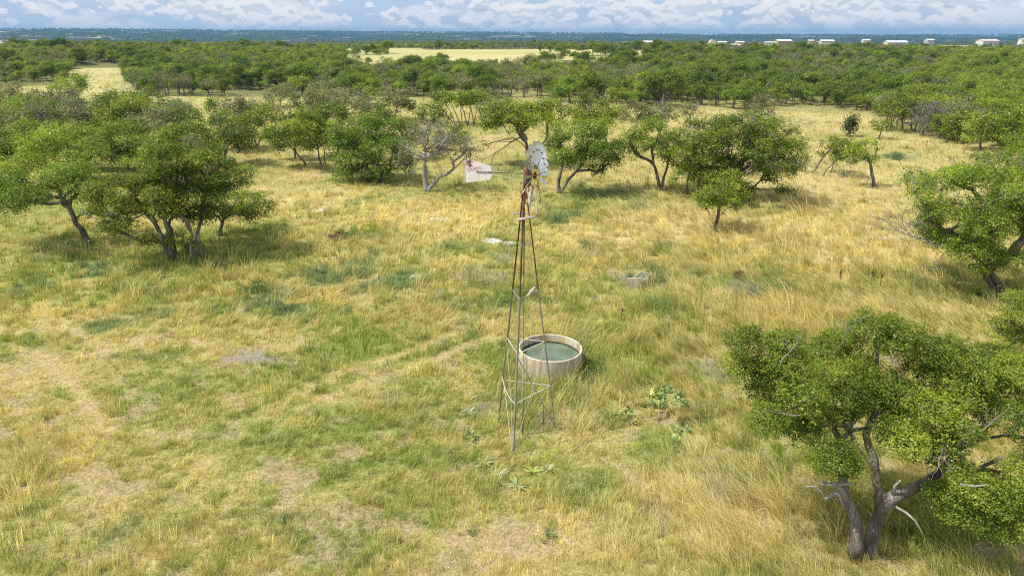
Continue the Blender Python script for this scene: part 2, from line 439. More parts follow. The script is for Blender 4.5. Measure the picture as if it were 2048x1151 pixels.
def ground_state(x, y):
    x, y = np.asarray(x, float), np.asarray(y, float)
    r = np.hypot(x, y)
    S = {}
    n7, n2, n1 = fbm(x, y, 7.0, 4, 31), fbm(x, y, 2.0, 3, 33), fbm(x, y, 0.7, 2, 35)
    n40 = fbm(x, y, 34.0, 3, 37)
    base = 0.50 - 0.14 * sstep(28, 70, y) - 0.16 * sstep(3, 16, x) * sstep(18, 30, y)
    g = base + (n7 - 0.5) * 0.8 + (n2 - 0.5) * 0.7 + (n1 - 0.5) * 0.7 + (n40 - 0.5) * 0.3
    g = g + 0.32 * pmask('green', x, y, 1.5) - 0.36 * pmask('straw', x, y, 1.5)
    lime = pmask('lime', x, y) * (0.4 + 0.9 * n2)
    blue = pmask('blue', x, y) * sstep(0.42, 0.55, fbm(x, y, 1.3, 3, 41))
    blue = np.maximum(blue, 0.5 * sstep(0.68, 0.76, fbm(x, y, 3.0, 4, 43)) * (r < 120))
    grey = pmask('grey', x, y) * sstep(0.35, 0.6, n1 * 0.5 + n2 * 0.5 + 0.08)
    grey = np.maximum(grey, 0.5 * sstep(0.76, 0.82, fbm(x, y, 1.6, 3, 47)) * (r < 60))
    bare = 0.75 * pmask('bare', x, y, 1.6) * sstep(0.44, 0.62, fbm(x, y, 0.9, 4, 51))
    bare = np.maximum(bare, 0.9 * sstep(0.60, 0.70, fbm(x, y, 1.1, 4, 53)) * (1 - sstep(24, 40, y)))
    gravel = pmask('gravel', x, y) * sstep(0.38, 0.56, fbm(x, y, 0.9, 3, 55))
    short, tall = pmask('short', x, y, 1.4), pmask('tall', x, y, 1.4)
    td = track_dist(x, y)
    trk = 1 - sstep(0.22, 0.5, td + (n1 - 0.5) * 0.2)
    trk = trk * (y < 70)
    g = g - 0.5 * trk
    h = 0.16 + 0.22 * fbm(x, y, 2.2, 3, 61) + 0.22 * tall - 0.13 * short + 0.14 * sstep(26, 45, y) + 0.10 * sstep(4, 14, x)
    h = h * (1 - 0.6 * trk) * (1 - 0.45 * bare) * (0.72 + 0.56 * fbm(x, y, 0.8, 2, 63))
    dens = 1 - np.maximum(0.45 * bare, 0.7 * gravel) - 0.25 * trk
    dens = dens * np.clip(-0.25 + 2.2 * fbm(x, y, 0.7, 3, 65), 0.06, 1)
    S.update(green=np.clip(g, 0, 1), lime=np.clip(lime, 0, 1), blue=np.clip(blue, 0, 1), grey=np.clip(grey, 0, 1), bare=bare, gravel=gravel,
             h=np.maximum(h, 0.05), dens=np.clip(dens, 0, 1), tall=tall, short=short, n1=n1, n2=n2, n7=n7)
    return S

PAL_X = [0.0, 0.28, 0.5, 0.72, 1.0]
PAL = np.array([(0.655, 0.57, 0.285), (0.54, 0.475, 0.185), (0.42, 0.41, 0.135), (0.305, 0.348, 0.098), (0.21, 0.29, 0.070)])
def palette(g):
    return np.stack([np.interp(g, PAL_X, PAL[:, k]) for k in range(3)], -1)
def lerp(a, b, t): return a + (np.asarray(b) - a) * np.asarray(t)[..., None]

def wood_density(x, y):
    """how wooded the far country is (0..1)"""
    m = sstep(0.42, 0.55, fbm(x, y * 0.6, 150, 4, 91))
    r = np.hypot(x, y)
    m = np.maximum(m, (0.45 + 0.5 * sstep(0.40, 0.5, fbm(x, y, 38, 3, 95))) * (1 - sstep(280, 340, r)))
    for (cx, cy, rx, ry) in CLEAR:
        d = np.sqrt(((x - cx) / rx) ** 2 + ((y - cy) / ry) ** 2) + (fbm(x, y, 40, 3, 93) - 0.5) * 0.9
        m = m * (0.20 + 0.80 * sstep(0.8, 1.1, d))
    return m

FRONT_X = [-700, -300, 0, 110, 150, 245, 275, 300, 480, 650, 700, 860, 1000, 1100, 1290, 1350, 1500, 1600, 1740, 1772, 1800, 1900, 2048, 2400, 2800]
FRONT_Y = [185, 182, 176, 172, 152, 150, 186, 192, 195, 193, 191, 196, 208, 212, 216, 222, 221, 223, 230, 254, 262, 283, 300, 345, 390]
def in_wood(x, y):
    px, py = to_px(x, y, 0)
    return py < np.interp(px, FRONT_X, FRONT_Y)

# ------------------------------------------------------------------ ground sheet out to the horizon
def build_ground():
    radii = [0.0]
    r = 2.0
    while r < 12000: radii.append(r); r *= 1.0105
    radii = np.array(radii[1:])
    az = np.concatenate([np.radians(np.arange(-180, -62, 4)), np.radians(np.arange(-62, 62.01, 0.22)), np.radians(np.arange(66, 180, 4))])
    R, A = np.meshgrid(radii, az, indexing='ij')
    X, Y = (R * np.sin(A)).ravel(), (R * np.cos(A)).ravel()
    Z = terrain(X, Y)
    n, m = R.shape
    i = np.arange(n - 1)[:, None] * m; k = np.arange(m)[None]; k2 = (k + 1) % m
    F = np.stack([i + k, i + m + k, i + m + k2, i + k2], -1).reshape(-1, 4)
    # close the little hole below the camera
    V = np.stack([X, Y, Z], -1)
    V = np.concatenate([V, [[0, 0, 0]]]); c = len(V) - 1
    T = np.stack([np.full(m, c), np.arange(m), (np.arange(m) + 1) % m], -1)
    S = ground_state(X, Y)
    C = palette(S['green'] * 0.8 + 0.1) * 0.66
    C = lerp(C, (0.29, 0.235, 0.13), 0.5 * (1 - S['green']) * (np.hypot(X, Y) < 45))
    C = lerp(C, (0.30, 0.235, 0.155), S['bare'] * 0.75)
    C = lerp(C, (0.255, 0.22, 0.185), S['gravel'] * .9)
    C = lerp(C, (0.09, 0.14, 0.06), S['blue'] * 0.7)
    rr = np.hypot(X, Y)
    far = sstep(90, 240, rr)
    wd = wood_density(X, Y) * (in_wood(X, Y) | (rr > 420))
    field = lerp(np.broadcast_to(np.array((0.46, 0.415, 0.205)), (len(X), 3)), (0.34, 0.35, 0.14), np.clip(fbm(X, Y, 60, 4, 71) * 1.6 - 0.4, 0, 1))
    C = lerp(C, field, far)
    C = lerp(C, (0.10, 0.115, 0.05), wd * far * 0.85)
    hill = sstep(1500, 2400, rr)
    hn = fbm(X, Y * .4, 210, 5, 73)
    hc = lerp(np.broadcast_to(np.array((0.012, 0.028, 0.02)), (len(X), 3)), (0.085, 0.105, 0.05), np.clip(hn * 3.2 - 1.1, 0, 1))
    az_d = np.degrees(np.arctan2(X, np.maximum(Y, 1)))
    pale = 0.8 * sstep(0.665, 0.72, fbm(X, Y * 0.6, 130, 5, 75) + 0.05 * (1 - sstep(-32, -16, az_d)) - 0.045)
    hc = lerp(hc, (0.58, 0.50, 0.33), pale)
    C = lerp(C, hc, hill)
    C = np.concatenate([C, C[:1]])
    m_, nt, out = new_mat('pasture_soil')
    at = N(nt, 'ShaderNodeAttribute', attribute_name='Col')
    tc = N(nt, 'ShaderNodeTexCoord')
    n1 = noise_node(nt, 6.0, 6, 0.7, tc.outputs['Object'])
    n2 = noise_node(nt, 28.0, 3, 0.6, tc.outputs['Object'])
    r1 = ramp(nt, [(0.3, (0.55, 0.52, 0.48)), (0.5, (1.0, 1.0, 1.0)), (0.68, (1.45, 1.42, 1.35))], n1.outputs[0])
    c = mixc(nt, 1.0, at.outputs['Color'], r1.outputs[0], 'MULTIPLY')
    r2 = ramp(nt, [(0.36, (0.45, 0.42, 0.38)), (0.5, (1, 1, 1)), (0.66, (1.45, 1.42, 1.38))], n2.outputs[0])
    c = mixc(nt, 0.7, c, r2.outputs[0], 'MULTIPLY')
    # tree-sized mottling of the country farther off
    n3 = noise_node(nt, 0.045, 5, 0.7, tc.outputs['Object'])
    r3 = ramp(nt, [(0.36, (0.35, 0.4, 0.38)), (0.52, (1.0, 1.0, 1.0)), (0.7, (1.5, 1.45, 1.3))], n3.outputs[0])
    ge = N(nt, 'ShaderNodeVectorMath', operation='LENGTH'); nt.links.new(tc.outputs['Object'], ge.inputs[0])
    mr = N(nt, 'ShaderNodeMapRange'); mr.inputs[1].default_value = 500; mr.inputs[2].default_value = 1600
    nt.links.new(ge.outputs['Value'], mr.inputs[0])
    c = mixc(nt, mr.outputs[0], c, mixc(nt, 1.0, c, r3.outputs[0], 'MULTIPLY'))
    b = N(nt, 'ShaderNodeBsdfPrincipled'); nt.links.new(c, b.inputs['Base Color'])
    b.inputs['Roughness'].default_value = 1.0; b.inputs['Specular IOR Level'].default_value = 0.05
    bp = N(nt, 'ShaderNodeBump'); bp.inputs['Strength'].default_value = 0.6; bp.inputs['Distance'].default_value = 0.05
    nt.links.new(n1.outputs[0], bp.inputs['Height']); nt.links.new(bp.outputs[0], b.inputs['Normal'])
    nt.links.new(b.outputs[0], out.inputs[0])
    g = mesh_np('ground', V, [F, T], m_, colors=C, smooth=True)
    tag(g, kind='structure')

# keep grass out of these (x, y, radius)
NO_GRASS = []

def sample_polar(n, r0, r1, k, az0=-43, az1=43):
    """points whose density per square metre falls as r**-k"""
    u = RNG.random(n); e = 2 - k
    r = (r0 ** e + u * (r1 ** e - r0 ** e)) ** (1 / e)
    a = np.radians(RNG.uniform(az0, az1, n))
    return r * np.sin(a), r * np.cos(a), r

def build_grass(n_tuft, per, r0, r1, k, name, seg2, width, spread, kind_label, fade=None):
    x, y, r = sample_polar(n_tuft, r0, r1, k)
    S = ground_state(x, y)
    keep = RNG.random(n_tuft) < S['dens'] * np.where(r < 120, 1.0, 1.0)
    if fade: keep &= RNG.random(n_tuft) < (1 - sstep(*fade[1:], r) if fade[0] == 'out' else sstep(*fade[1:], r))
    keep &= ~(in_wood(x, y) & (RNG.random(n_tuft) < 0.5))
    for (cx, cy, cr) in NO_GRASS: keep &= np.hypot(x - cx, y - cy) > cr
    x, y, r = x[keep], y[keep], r[keep]
    S = {q: v[keep] for q, v in S.items()}
    n = len(x)
    # one character per tuft
    lean0 = np.where(x < 5, 0.26, -0.0) - 0.62 * sstep(4, 9, x) + (fbm(x, y, 6, 3, 81) - 0.5) * 1.6
    lean1 = 0.12 + (fbm(x, y, 6, 3, 83) - 0.5) * 1.2
    tg = np.clip(S['green'] + RNG.normal(0, 0.20, n), 0, 1)
    th = S['h'] * np.exp(RNG.normal(0, 0.38, n))
    tv = np.exp(RNG.normal(0, 0.16, n))
    big = RNG.random(n) < 0.05 * (1 + 3 * S['tall']) * (1 - 0.7 * S['short'])
    th = np.where(big, th * 1.75 + 0.1, th); bsp = np.where(big, 1.5, 1.0); tg = np.where(big, np.clip(tg - RNG.uniform(-.15, .45, n), 0, 1), tg)
    idx = np.repeat(np.arange(n), per)
    M = len(idx)
    sp = spread * ((0.5 + RNG.random(n)) * bsp)[idx] * (r[idx] / 20) ** 0.5
    ang = RNG.uniform(0, 2 * np.pi, M); rd = np.sqrt(RNG.random(M)) * sp
    bx, by = x[idx] + np.cos(ang) * rd, y[idx] + np.sin(ang) * rd
    bz = terrain(bx, by) - 0.02
    h = th[idx] * RNG.uniform(0.55, 1.15, M)
    w = width * (r[idx] / 20) ** 0.92 * RNG.uniform(0.6, 1.3, M)
    lx = lean0[idx] * 0.75 + np.cos(ang) * 0.42 * rd / sp + RNG.normal(0, 0.2, M)
    ly = lean1[idx] * 0.75 + np.sin(ang) * 0.42 * rd / sp + RNG.normal(0, 0.2, M)
    stiff = np.where(S['tall'][idx] > 0.5, 1.15, 0.9)
    fx = RNG.normal(0, 1, M); fy = RNG.normal(0, 0.55, M)          # blade width direction
    fl = np.hypot(fx, fy) + 1e-6; fx, fy = fx / fl * w / 2, fy / fl * w / 2
    g = np.clip(tg[idx] + RNG.normal(0, 0.10, M), 0, 1)
    tip = palette(np.clip(g - 0.16, 0, 1)); bas = palette(np.clip(g + 0.10, 0, 1))
    val = (np.exp(RNG.normal(0, 0.13, M)) * tv[idx])[:, None]
    def tintall(c):
        c = lerp(c, (0.25, 0.40, 0.045), S['lime'][idx] * 0.6)
        c = lerp(c, (0.14, 0.235, 0.115), S['blue'][idx] * 0.8)
        c = lerp(c, (0.46, 0.43, 0.37), S['grey'][idx] * 0.9)
        return c * val
    tip, bas = tintall(tip), tintall(bas)
    red = RNG.random(M) < 0.02
    tip[red] = (0.30, 0.13, 0.08)
    B = np.stack([bx, by, bz], -1); Wd = np.stack([fx, fy, np.zeros(M)], -1)
    L = np.stack([lx * h * stiff, ly * h * stiff, np.zeros(M)], -1)
    up = np.zeros((M, 3)); up[:, 2] = h
    P1 = B + up * 0.55 + L * 0.32
    P2 = B + up * np.clip(1.0 - 0.12 * (lx ** 2 + ly ** 2), 0.5, 1)[:, None] + L
    if seg2:
        V = np.stack([B - Wd, B + Wd, P1 + Wd * 0.85, P1 - Wd * 0.85, P2], 1).reshape(-1, 3)
        C = np.stack([bas, bas, (bas + tip) / 2, (bas + tip) / 2, tip], 1).reshape(-1, 3)
        o = np.arange(M)[:, None] * 5
        F = [o + np.array([[0, 1, 2, 3]]), o + np.array([[3, 2, 4]])]
    else:
        V = np.stack([B - Wd, B + Wd, P2], 1).reshape(-1, 3)
        C = np.stack([bas, bas, tip], 1).reshape(-1, 3)
        F = [np.arange(M * 3).reshape(-1, 3)]
    ob = mesh_np(name, V, F, M_GRASS, colors=C)
    tag(ob, kind_label, 'grass', kind='stuff')
    return ob
# ------------------------------------------------------------------ trees
LEAFPAL = {
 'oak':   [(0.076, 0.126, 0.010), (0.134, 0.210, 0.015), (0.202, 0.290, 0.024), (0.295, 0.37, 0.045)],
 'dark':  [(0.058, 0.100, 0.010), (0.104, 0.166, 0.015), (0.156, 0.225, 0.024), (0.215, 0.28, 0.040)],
 'bright':[(0.120, 0.178, 0.013), (0.198, 0.282, 0.021), (0.285, 0.37, 0.035), (0.37, 0.44, 0.06)],
 'grey':  [(0.115, 0.135, 0.045), (0.172, 0.195, 0.066), (0.232, 0.25, 0.10), (0.30, 0.31, 0.15)],
 'juniper':[(0.030, 0.058, 0.014), (0.054, 0.095, 0.022), (0.08, 0.13, 0.032), (0.12, 0.165, 0.045)],
}

def make_leaves(clumps, n, L, pal, rng, per=6, hollow=0.66, up=0.8):
    cl = np.asarray(clumps, float)
    K = len(cl)
    wgt = (cl[:, 3] * cl[:, 4] + cl[:, 3] * cl[:, 5] + cl[:, 4] * cl[:, 5])
    ns = max(1, n // per)
    ci = rng.choice(K, ns, p=wgt / wgt.sum())
    d = rng.normal(size=(ns, 3)); d /= np.linalg.norm(d, axis=1)[:, None]
    flip = (d[:, 2] < -0.15) & (rng.random(ns) < 0.55)
    d[flip, 2] *= -1
    ph = rng.uniform(0, 6.28, (K, 3))[ci]
    lump = 1 + 0.32 * np.sin(d[:, 0] * 5.1 + ph[:, 0]) * np.sin(d[:, 1] * 4.7 + ph[:, 1]) + 0.20 * np.sin(d[:, 2] * 7 + ph[:, 2] + d[:, 0] * 6)
    t = (hollow + (1.04 - hollow) * rng.random(ns) ** 0.7) * lump
    t = np.where(rng.random(ns) < 0.16, t * rng.uniform(1.0, 1.5, ns), t)
    P = cl[ci, :3] + d * t[:, None] * cl[ci, 3:6]
    tone = rng.normal(0, 0.70, K)[ci] + rng.normal(0, 0.45, ns)
    i = np.repeat(np.arange(ns), per); M = len(i)
    srad = L * 1.7
    pos = P[i] + rng.normal(0, srad * 0.5, (M, 3))
    nrm = d[i] * 0.55 + rng.normal(0, 0.55, (M, 3)); nrm[:, 2] += up
    nrm /= np.linalg.norm(nrm, axis=1)[:, None] + 1e-9
    a = np.cross(nrm, rng.normal(size=(M, 3))); a /= np.linalg.norm(a, axis=1)[:, None] + 1e-9
    b = np.cross(nrm, a)
    ll = (L * rng.uniform(0.7, 1.3, M))[:, None]
    a = a * ll * 0.5; b = b * ll * 0.30
    V = np.stack([pos - a, pos + b, pos + a, pos - b], 1).reshape(-1, 3)
    f = np.clip(1.35 + tone[i] + rng.normal(0, 0.35, M), 0, 3)
    pl = np.array(LEAFPAL[pal])
    c = np.stack([np.interp(f, [0, 1, 2, 3], pl[:, q]) for q in range(3)], -1)
    c *= np.exp(rng.normal(0, 0.10, M))[:, None]
    C = np.repeat(c, 4, axis=0)
    return V, C

def auto_clumps(c, R, n, rng, size=0.36, flat=0.58, low=-0.45):
    out = []
    g = (1 + 5 ** 0.5) / 2
    for i in range(n):
        z = 1 - (1 - low) * (i + 0.5) / n
        if n > 6 and rng.random() < 0.16: continue
        th = 2 * np.pi * i / g + rng.uniform(-0.5, 0.5)
        rr = math.sqrt(max(0, 1 - z * z))
        d = np.array([rr * math.cos(th), rr * math.sin(th), z])
        t = rng.uniform(0.58, 1.0)
        p = np.array(c) + d * t * np.array(R)
        s = size * float(np.clip(np.exp(rng.normal(-.03, .28)), .5, 1.5)) * (R[0] * R[1] * R[2]) ** (1 / 3)
        out.append([*p, s * rng.uniform(0.9, 1.25), s * rng.uniform(0.9, 1.25), s * flat * rng.uniform(0.85, 1.2)])
    for i in range(max(1, n // 6)):
        s = size * 0.9 * (R[0] * R[1] * R[2]) ** (1 / 3)
        p = np.array(c) + rng.uniform(-0.35, 0.35, 3) * np.array(R)
        out.append([*p, s, s, s * flat])
    return out

def bez(p0, p1, p2, n):
    t = np.linspace(0, 1, n)[:, None]
    return (1 - t) ** 2 * p0 + 2 * t * (1 - t) * p1 + t * t * p2

def grow_limbs(mb, trunks, clumps, rng, r_min, sides=6, twigs=3, twig_r=0.014):
    """trunks: list of (points, radii); limbs reach out from them to every clump"""
    pos, par, rad_, dist, tang = [], [], [], [], []
    limbs = []
    for P, R in trunks:
        R = np.asarray(R) * np.exp(rng.normal(0, .05, len(R)))
        mb.tube(P, R, sides + 3)
        n = len(P); s0 = max(0, int(n * 0.45))
        acc = 0.0
        for q in range(n):
            if q: acc += np.linalg.norm(np.array(P[q]) - np.array(P[q - 1]))
            if q >= s0:
                pos.append(np.array(P[q], float)); par.append(-1); rad_.append(R[q]); dist.append(acc * 0.6)
                tv = np.array(P[q]) - np.array(P[q - 1]); tang.append(tv / (np.linalg.norm(tv) + 1e-9))
    top = np.array(trunks[0][0][-1])
    order = sorted(range(len(clumps)), key=lambda i: np.linalg.norm(np.array(clumps[i][:3]) - top))
    nfix = len(pos)
    for i in order:
        c = np.array(clumps[i])
        tgt = c[:3] + rng.uniform(-0.25, 0.25, 3) * c[3:6]; tgt[2] -= 0.15 * c[5]
        A = np.array(pos)
        cost = np.linalg.norm(A - tgt, axis=1) + 0.35 * np.array(dist) + np.where(A[:, 2] > tgt[2] + 0.3, 1.0, 0)
        j = int(np.argmin(cost)); p0 = pos[j]
        Ln = np.linalg.norm(tgt - p0)
        mid = 0.55 * (p0 + tgt) / 2 + 0.45 * (p0 + tang[j] * 0.55 * Ln) + rng.normal(0, 0.10, 3) * Ln + np.array([0, 0, 0.05 * Ln])
        pts = bez(p0, mid, tgt, 5)
        pts[1:4] += rng.normal(0, 0.03 * Ln, (3, 3))
        ids = [j]
        for q in range(1, 5):
            pos.append(pts[q]); par.append(ids[-1]); rad_.append(None)
            dist.append(dist[ids[-1]] + Ln / 4); ids.append(len(pos) - 1)
            tv = pts[q] - pts[q - 1]; tang.append(tv / (np.linalg.norm(tv) + 1e-9))
        limbs.append(ids)
    cnt = [0] * len(pos)
    for ids in limbs: cnt[ids[-1]] += 1
    for q in range(len(pos) - 1, nfix - 1, -1): cnt[par[q]] += cnt[q]
    for ids in limbs:
        R = []
        for q in ids:
            R.append(r_min * max(cnt[q], 0.8) ** 0.55 if q >= nfix else None)
        R[0] = min(rad_[ids[0]] * 0.85, R[1] * 1.25) if ids[0] < nfix else min(r_min * cnt[ids[0]] ** 0.55, R[1] * 1.2)
        mb.tube([pos[q] for q in ids], R, sides)
    for c in clumps:
        c = np.array(c)
        for _ in range(twigs):
            d = rng.normal(size=3); d[2] = abs(d[2]) * 0.6; d /= np.linalg.norm(d)
            e = c[:3] + d * c[3:6] * rng.uniform(0.6, 0.95)
            m = (c[:3] + e) / 2 + rng.normal(0, 0.15, 3) * c[3]
            mb.tube(bez(c[:3] - np.array([0, 0, 0.15 * c[5]]), m, e, 4), [twig_r * 1.4, twig_r, twig_r * 0.8, twig_r * 0.5], 4)

def twig_spray(mb, p, d, L, r, rng, depth=3, droop=-0.02):
    """a dead branch that forks into fine twigs"""
    d = np.array(d, float); d /= np.linalg.norm(d)
    pts = [np.array(p, float)]
    for q in range(4):
        d = d + rng.normal(0, 0.22, 3) + np.array([0, 0, droop]); d /= np.linalg.norm(d)
        pts.append(pts[-1] + d * L / 4)
    mb.tube(pts, np.linspace(r, r * 0.45, 5), 4 if depth > 1 else 3, cap=False)
    if depth > 0:
        for q in range(rng.integers(3, 5)):
            k = int(rng.integers(1, 5))
            nd = d + rng.normal(0, 0.65, 3)
            twig_spray(mb, pts[k], nd, L * rng.uniform(0.42, 0.7), r * 0.5, rng, depth - 1, droop)

def finish_tree(name, loc, mb, clumps, leaf_n, L, pal, rng, dead=None, hollow=0.66, up=0.8):
    root = empty(name, loc)
    mb.build('trunk', M_BARK, root, smooth=True)
    V, C = make_leaves(clumps, leaf_n, L, pal, rng, hollow=hollow, up=up)
    mesh_np('crown', V, np.arange(len(V)).reshape(-1, 4), M_LEAF, root, colors=C)
    for d in (dead if isinstance(dead, list) else [dead]):
        if d is not None and d.v: d.build('bare_branch' if isinstance(dead, list) else 'bare_branches', M_TWIG, root, smooth=True)
    return root

def leaf_count(clumps, L, cover):
    cl = np.asarray(clumps, float)
    area = 4 * np.pi * ((cl[:, 3] * cl[:, 4] + 2 * cl[:, 3] * cl[:, 5]) / 3).sum()
    return int(cover * area / (0.30 * L * L))

def crown_tree(base, crown, label, name='live_oak', cat='oak tree', pal='oak', n=12, size=0.40, flat=0.52, cover=0.70, trunk_r=None, tops=None, lean=None, extra_trunks=(),
               dead=0.0, seed=None, yoff=0.0, leafpx=1.9, low=-0.65, group=None, depthk=0.85, dead_trunk=False, zmin=0.35, extra=(), side_clumps=()):
    """a tree whose trunk stands at the pixel 'base' and whose crown spans the pixel box 'crown' at that distance"""
    rng = np.random.default_rng(seed if seed is not None else int(base[0] * 7 + base[1] * 131 + crown[0]))
    B = on_ground(*base); B[2] = tz(B[0], B[1])
    k = (B[1] * CP + CAM_H * SP) / FPX
    x0, y0, x1, y1 = crown
    rx = (x1 - x0) / 2 * k; ry = min(max(rx * depthk, 0.6), rx + 0.3)
    Yc = B[1] + yoff
    cxw = (at_y((x0 + x1) / 2, (y0 + y1) / 2, Yc)[0])
    ztop = at_y(CX, y0, Yc + 0.25 * ry)[2]
    zbot = max(at_y(CX, y1, Yc - 0.5 * ry)[2], B[2] + zmin)
    c = np.array([cxw - B[0], yoff, (ztop + zbot) / 2 - B[2]])
    R = np.array([rx, ry, max((ztop - zbot) / 2, 0.4)])
    clumps = auto_clumps(c, R, int(n * 1.5), rng, size * 0.88, flat, low)
    for (qx, qy, qr) in side_clumps:
        p = at_y(qx, qy, Yc) - B; clumps.append([*p, qr * k, qr * k, qr * k * 0.7])
    tr = trunk_r or 0.055 * (ztop - B[2]) ** 0.8 * 0.62
    mb = MB()
    def trunk(b, top, r):
        b = np.array(b, float); top = np.array(top, float)
        Ln = np.linalg.norm(top - b)
        mid = (b + top) / 2 + rng.normal(0, 0.07, 3) * Ln + np.array([(b[0] - top[0]) * 0.12, 0, 0.05 * Ln])
        P = bez(b - np.array([0, 0, 0.25]), mid, top, 7)
        P[1:6] += rng.normal(0, 0.015 * Ln, (5, 3))
        Rr = r * np.array([1.45, 1.12, 1.0, 0.93, 0.86, 0.8, 0.7])
        return P, Rr
    if tops: tp = [at_y(t[0], t[1], Yc) - B for t in tops]
    else: tp = [np.array([c[0] * 0.7, c[1] * 0.7, max(c[2] - R[2] * 0.25, 0.6)])]
    trunks = [trunk((0, 0, 0), t, tr * (1 if q == 0 else 0.8)) for q, t in enumerate(tp)]
    for (ex, ey, tx, ty, rr) in extra_trunks:
        E = on_ground(ex, ey); E[2] = tz(E[0], E[1])
        t = at_y(tx, ty, E[1]) - B
        trunks.append(trunk(E - B, t, rr))
    px_m = (B[1] * CP + CAM_H * SP) / 682.0
    L = max(0.075, leafpx * px_m)
    grow_limbs(mb, trunks, clumps, rng, tr * 0.25, sides=6 if px_m < 0.12 else 5, twigs=3 if px_m < 0.15 else 1, twig_r=max(0.012, 0.16 * px_m))
    near = B[1] < 78
    dml = [MB()]
    if dead > 0:
        cl = np.array(clumps)
        for q in range(min(int(len(clumps) * dead * 1.6), 90 if near else 999)):
            if near: dml.append(MB())
            a = cl[rng.integers(len(cl))]
            d = rng.normal(size=3); d[2] = abs(d[2]) * 0.8 + 0.1
            twig_spray(dml[-1], a[:3] + d * 0.1, d, a[3] * rng.uniform(1.3, 2.0), max(0.022, 0.26 * px_m), rng, 2)
    for (sx, sy, ex, ey, rr) in extra:
        p0 = at_y(sx, sy, Yc) - B; p1 = at_y(ex, ey, Yc - rng.uniform(0, 0.6)) - B
        if near: dml.append(MB())
        twig_spray(dml[-1], p0, p1 - p0, np.linalg.norm(p1 - p0), rr, rng, 3, droop=0.0)
    nl = leaf_count(clumps, L, cover)
    root = finish_tree(name, B, mb, clumps, nl, L, pal, rng, dml if near else dml[0])
    if dead_trunk:
        for ch in root.children:
            if ch.name.startswith('trunk'): ch.data.materials[0] = M_DEAD
    tag(root, label, cat, group)
    NO_GRASS.append((B[0], B[1], tr * 1.1))
    return root

def bare_tree(base, top, label, spread, seed, r=0.09, name='dead_tree', n=9, group=None, mat=None, stems=1):
    """a leafless tree: trunk and branches down to twigs"""
    rng = np.random.default_rng(seed)
    B = on_ground(*base); B[2] = tz(B[0], B[1])
    T = at_y(top[0], top[1], B[1]) - B
    H = T[2]
    mb, tw = MB(), MB()
    k = (B[1] * CP + CAM_H * SP) / FPX
    for s in range(stems):
        off = np.array([rng.uniform(-0.3, 0.3) * (s > 0) * stems, rng.uniform(-0.3, 0.3) * (s > 0), -0.2])
        tp = T * rng.uniform(0.75, 1.0) + np.array([rng.normal(0, 0.3) * (s > 0), 0, 0])
        P = bez(off, T * 0.5 + rng.normal(0, 0.06, 3) * H, tp, 7)
        mb.tube(P, r * np.array([1.4, 1.05, 0.95, 0.85, 0.7, 0.5, 0.3]), 7)
        for q in range(n):
            i = int(rng.integers(2, 7))
            a = rng.uniform(0, 6.28); d = np.array([math.cos(a), math.sin(a) * 0.8, rng.uniform(0.1, 0.9)])
            twig_spray(tw, P[i], d, spread * k * rng.uniform(0.6, 1.0), r * 0.45, rng, 2 if n > 6 else 3)
    root = empty(name, B)
    mb.build('trunk', mat or M_DEAD, root, smooth=True)
    tw.build('bare_branches', M_TWIG, root, smooth=True)
    tag(root, label, 'dead tree', group)
    return root

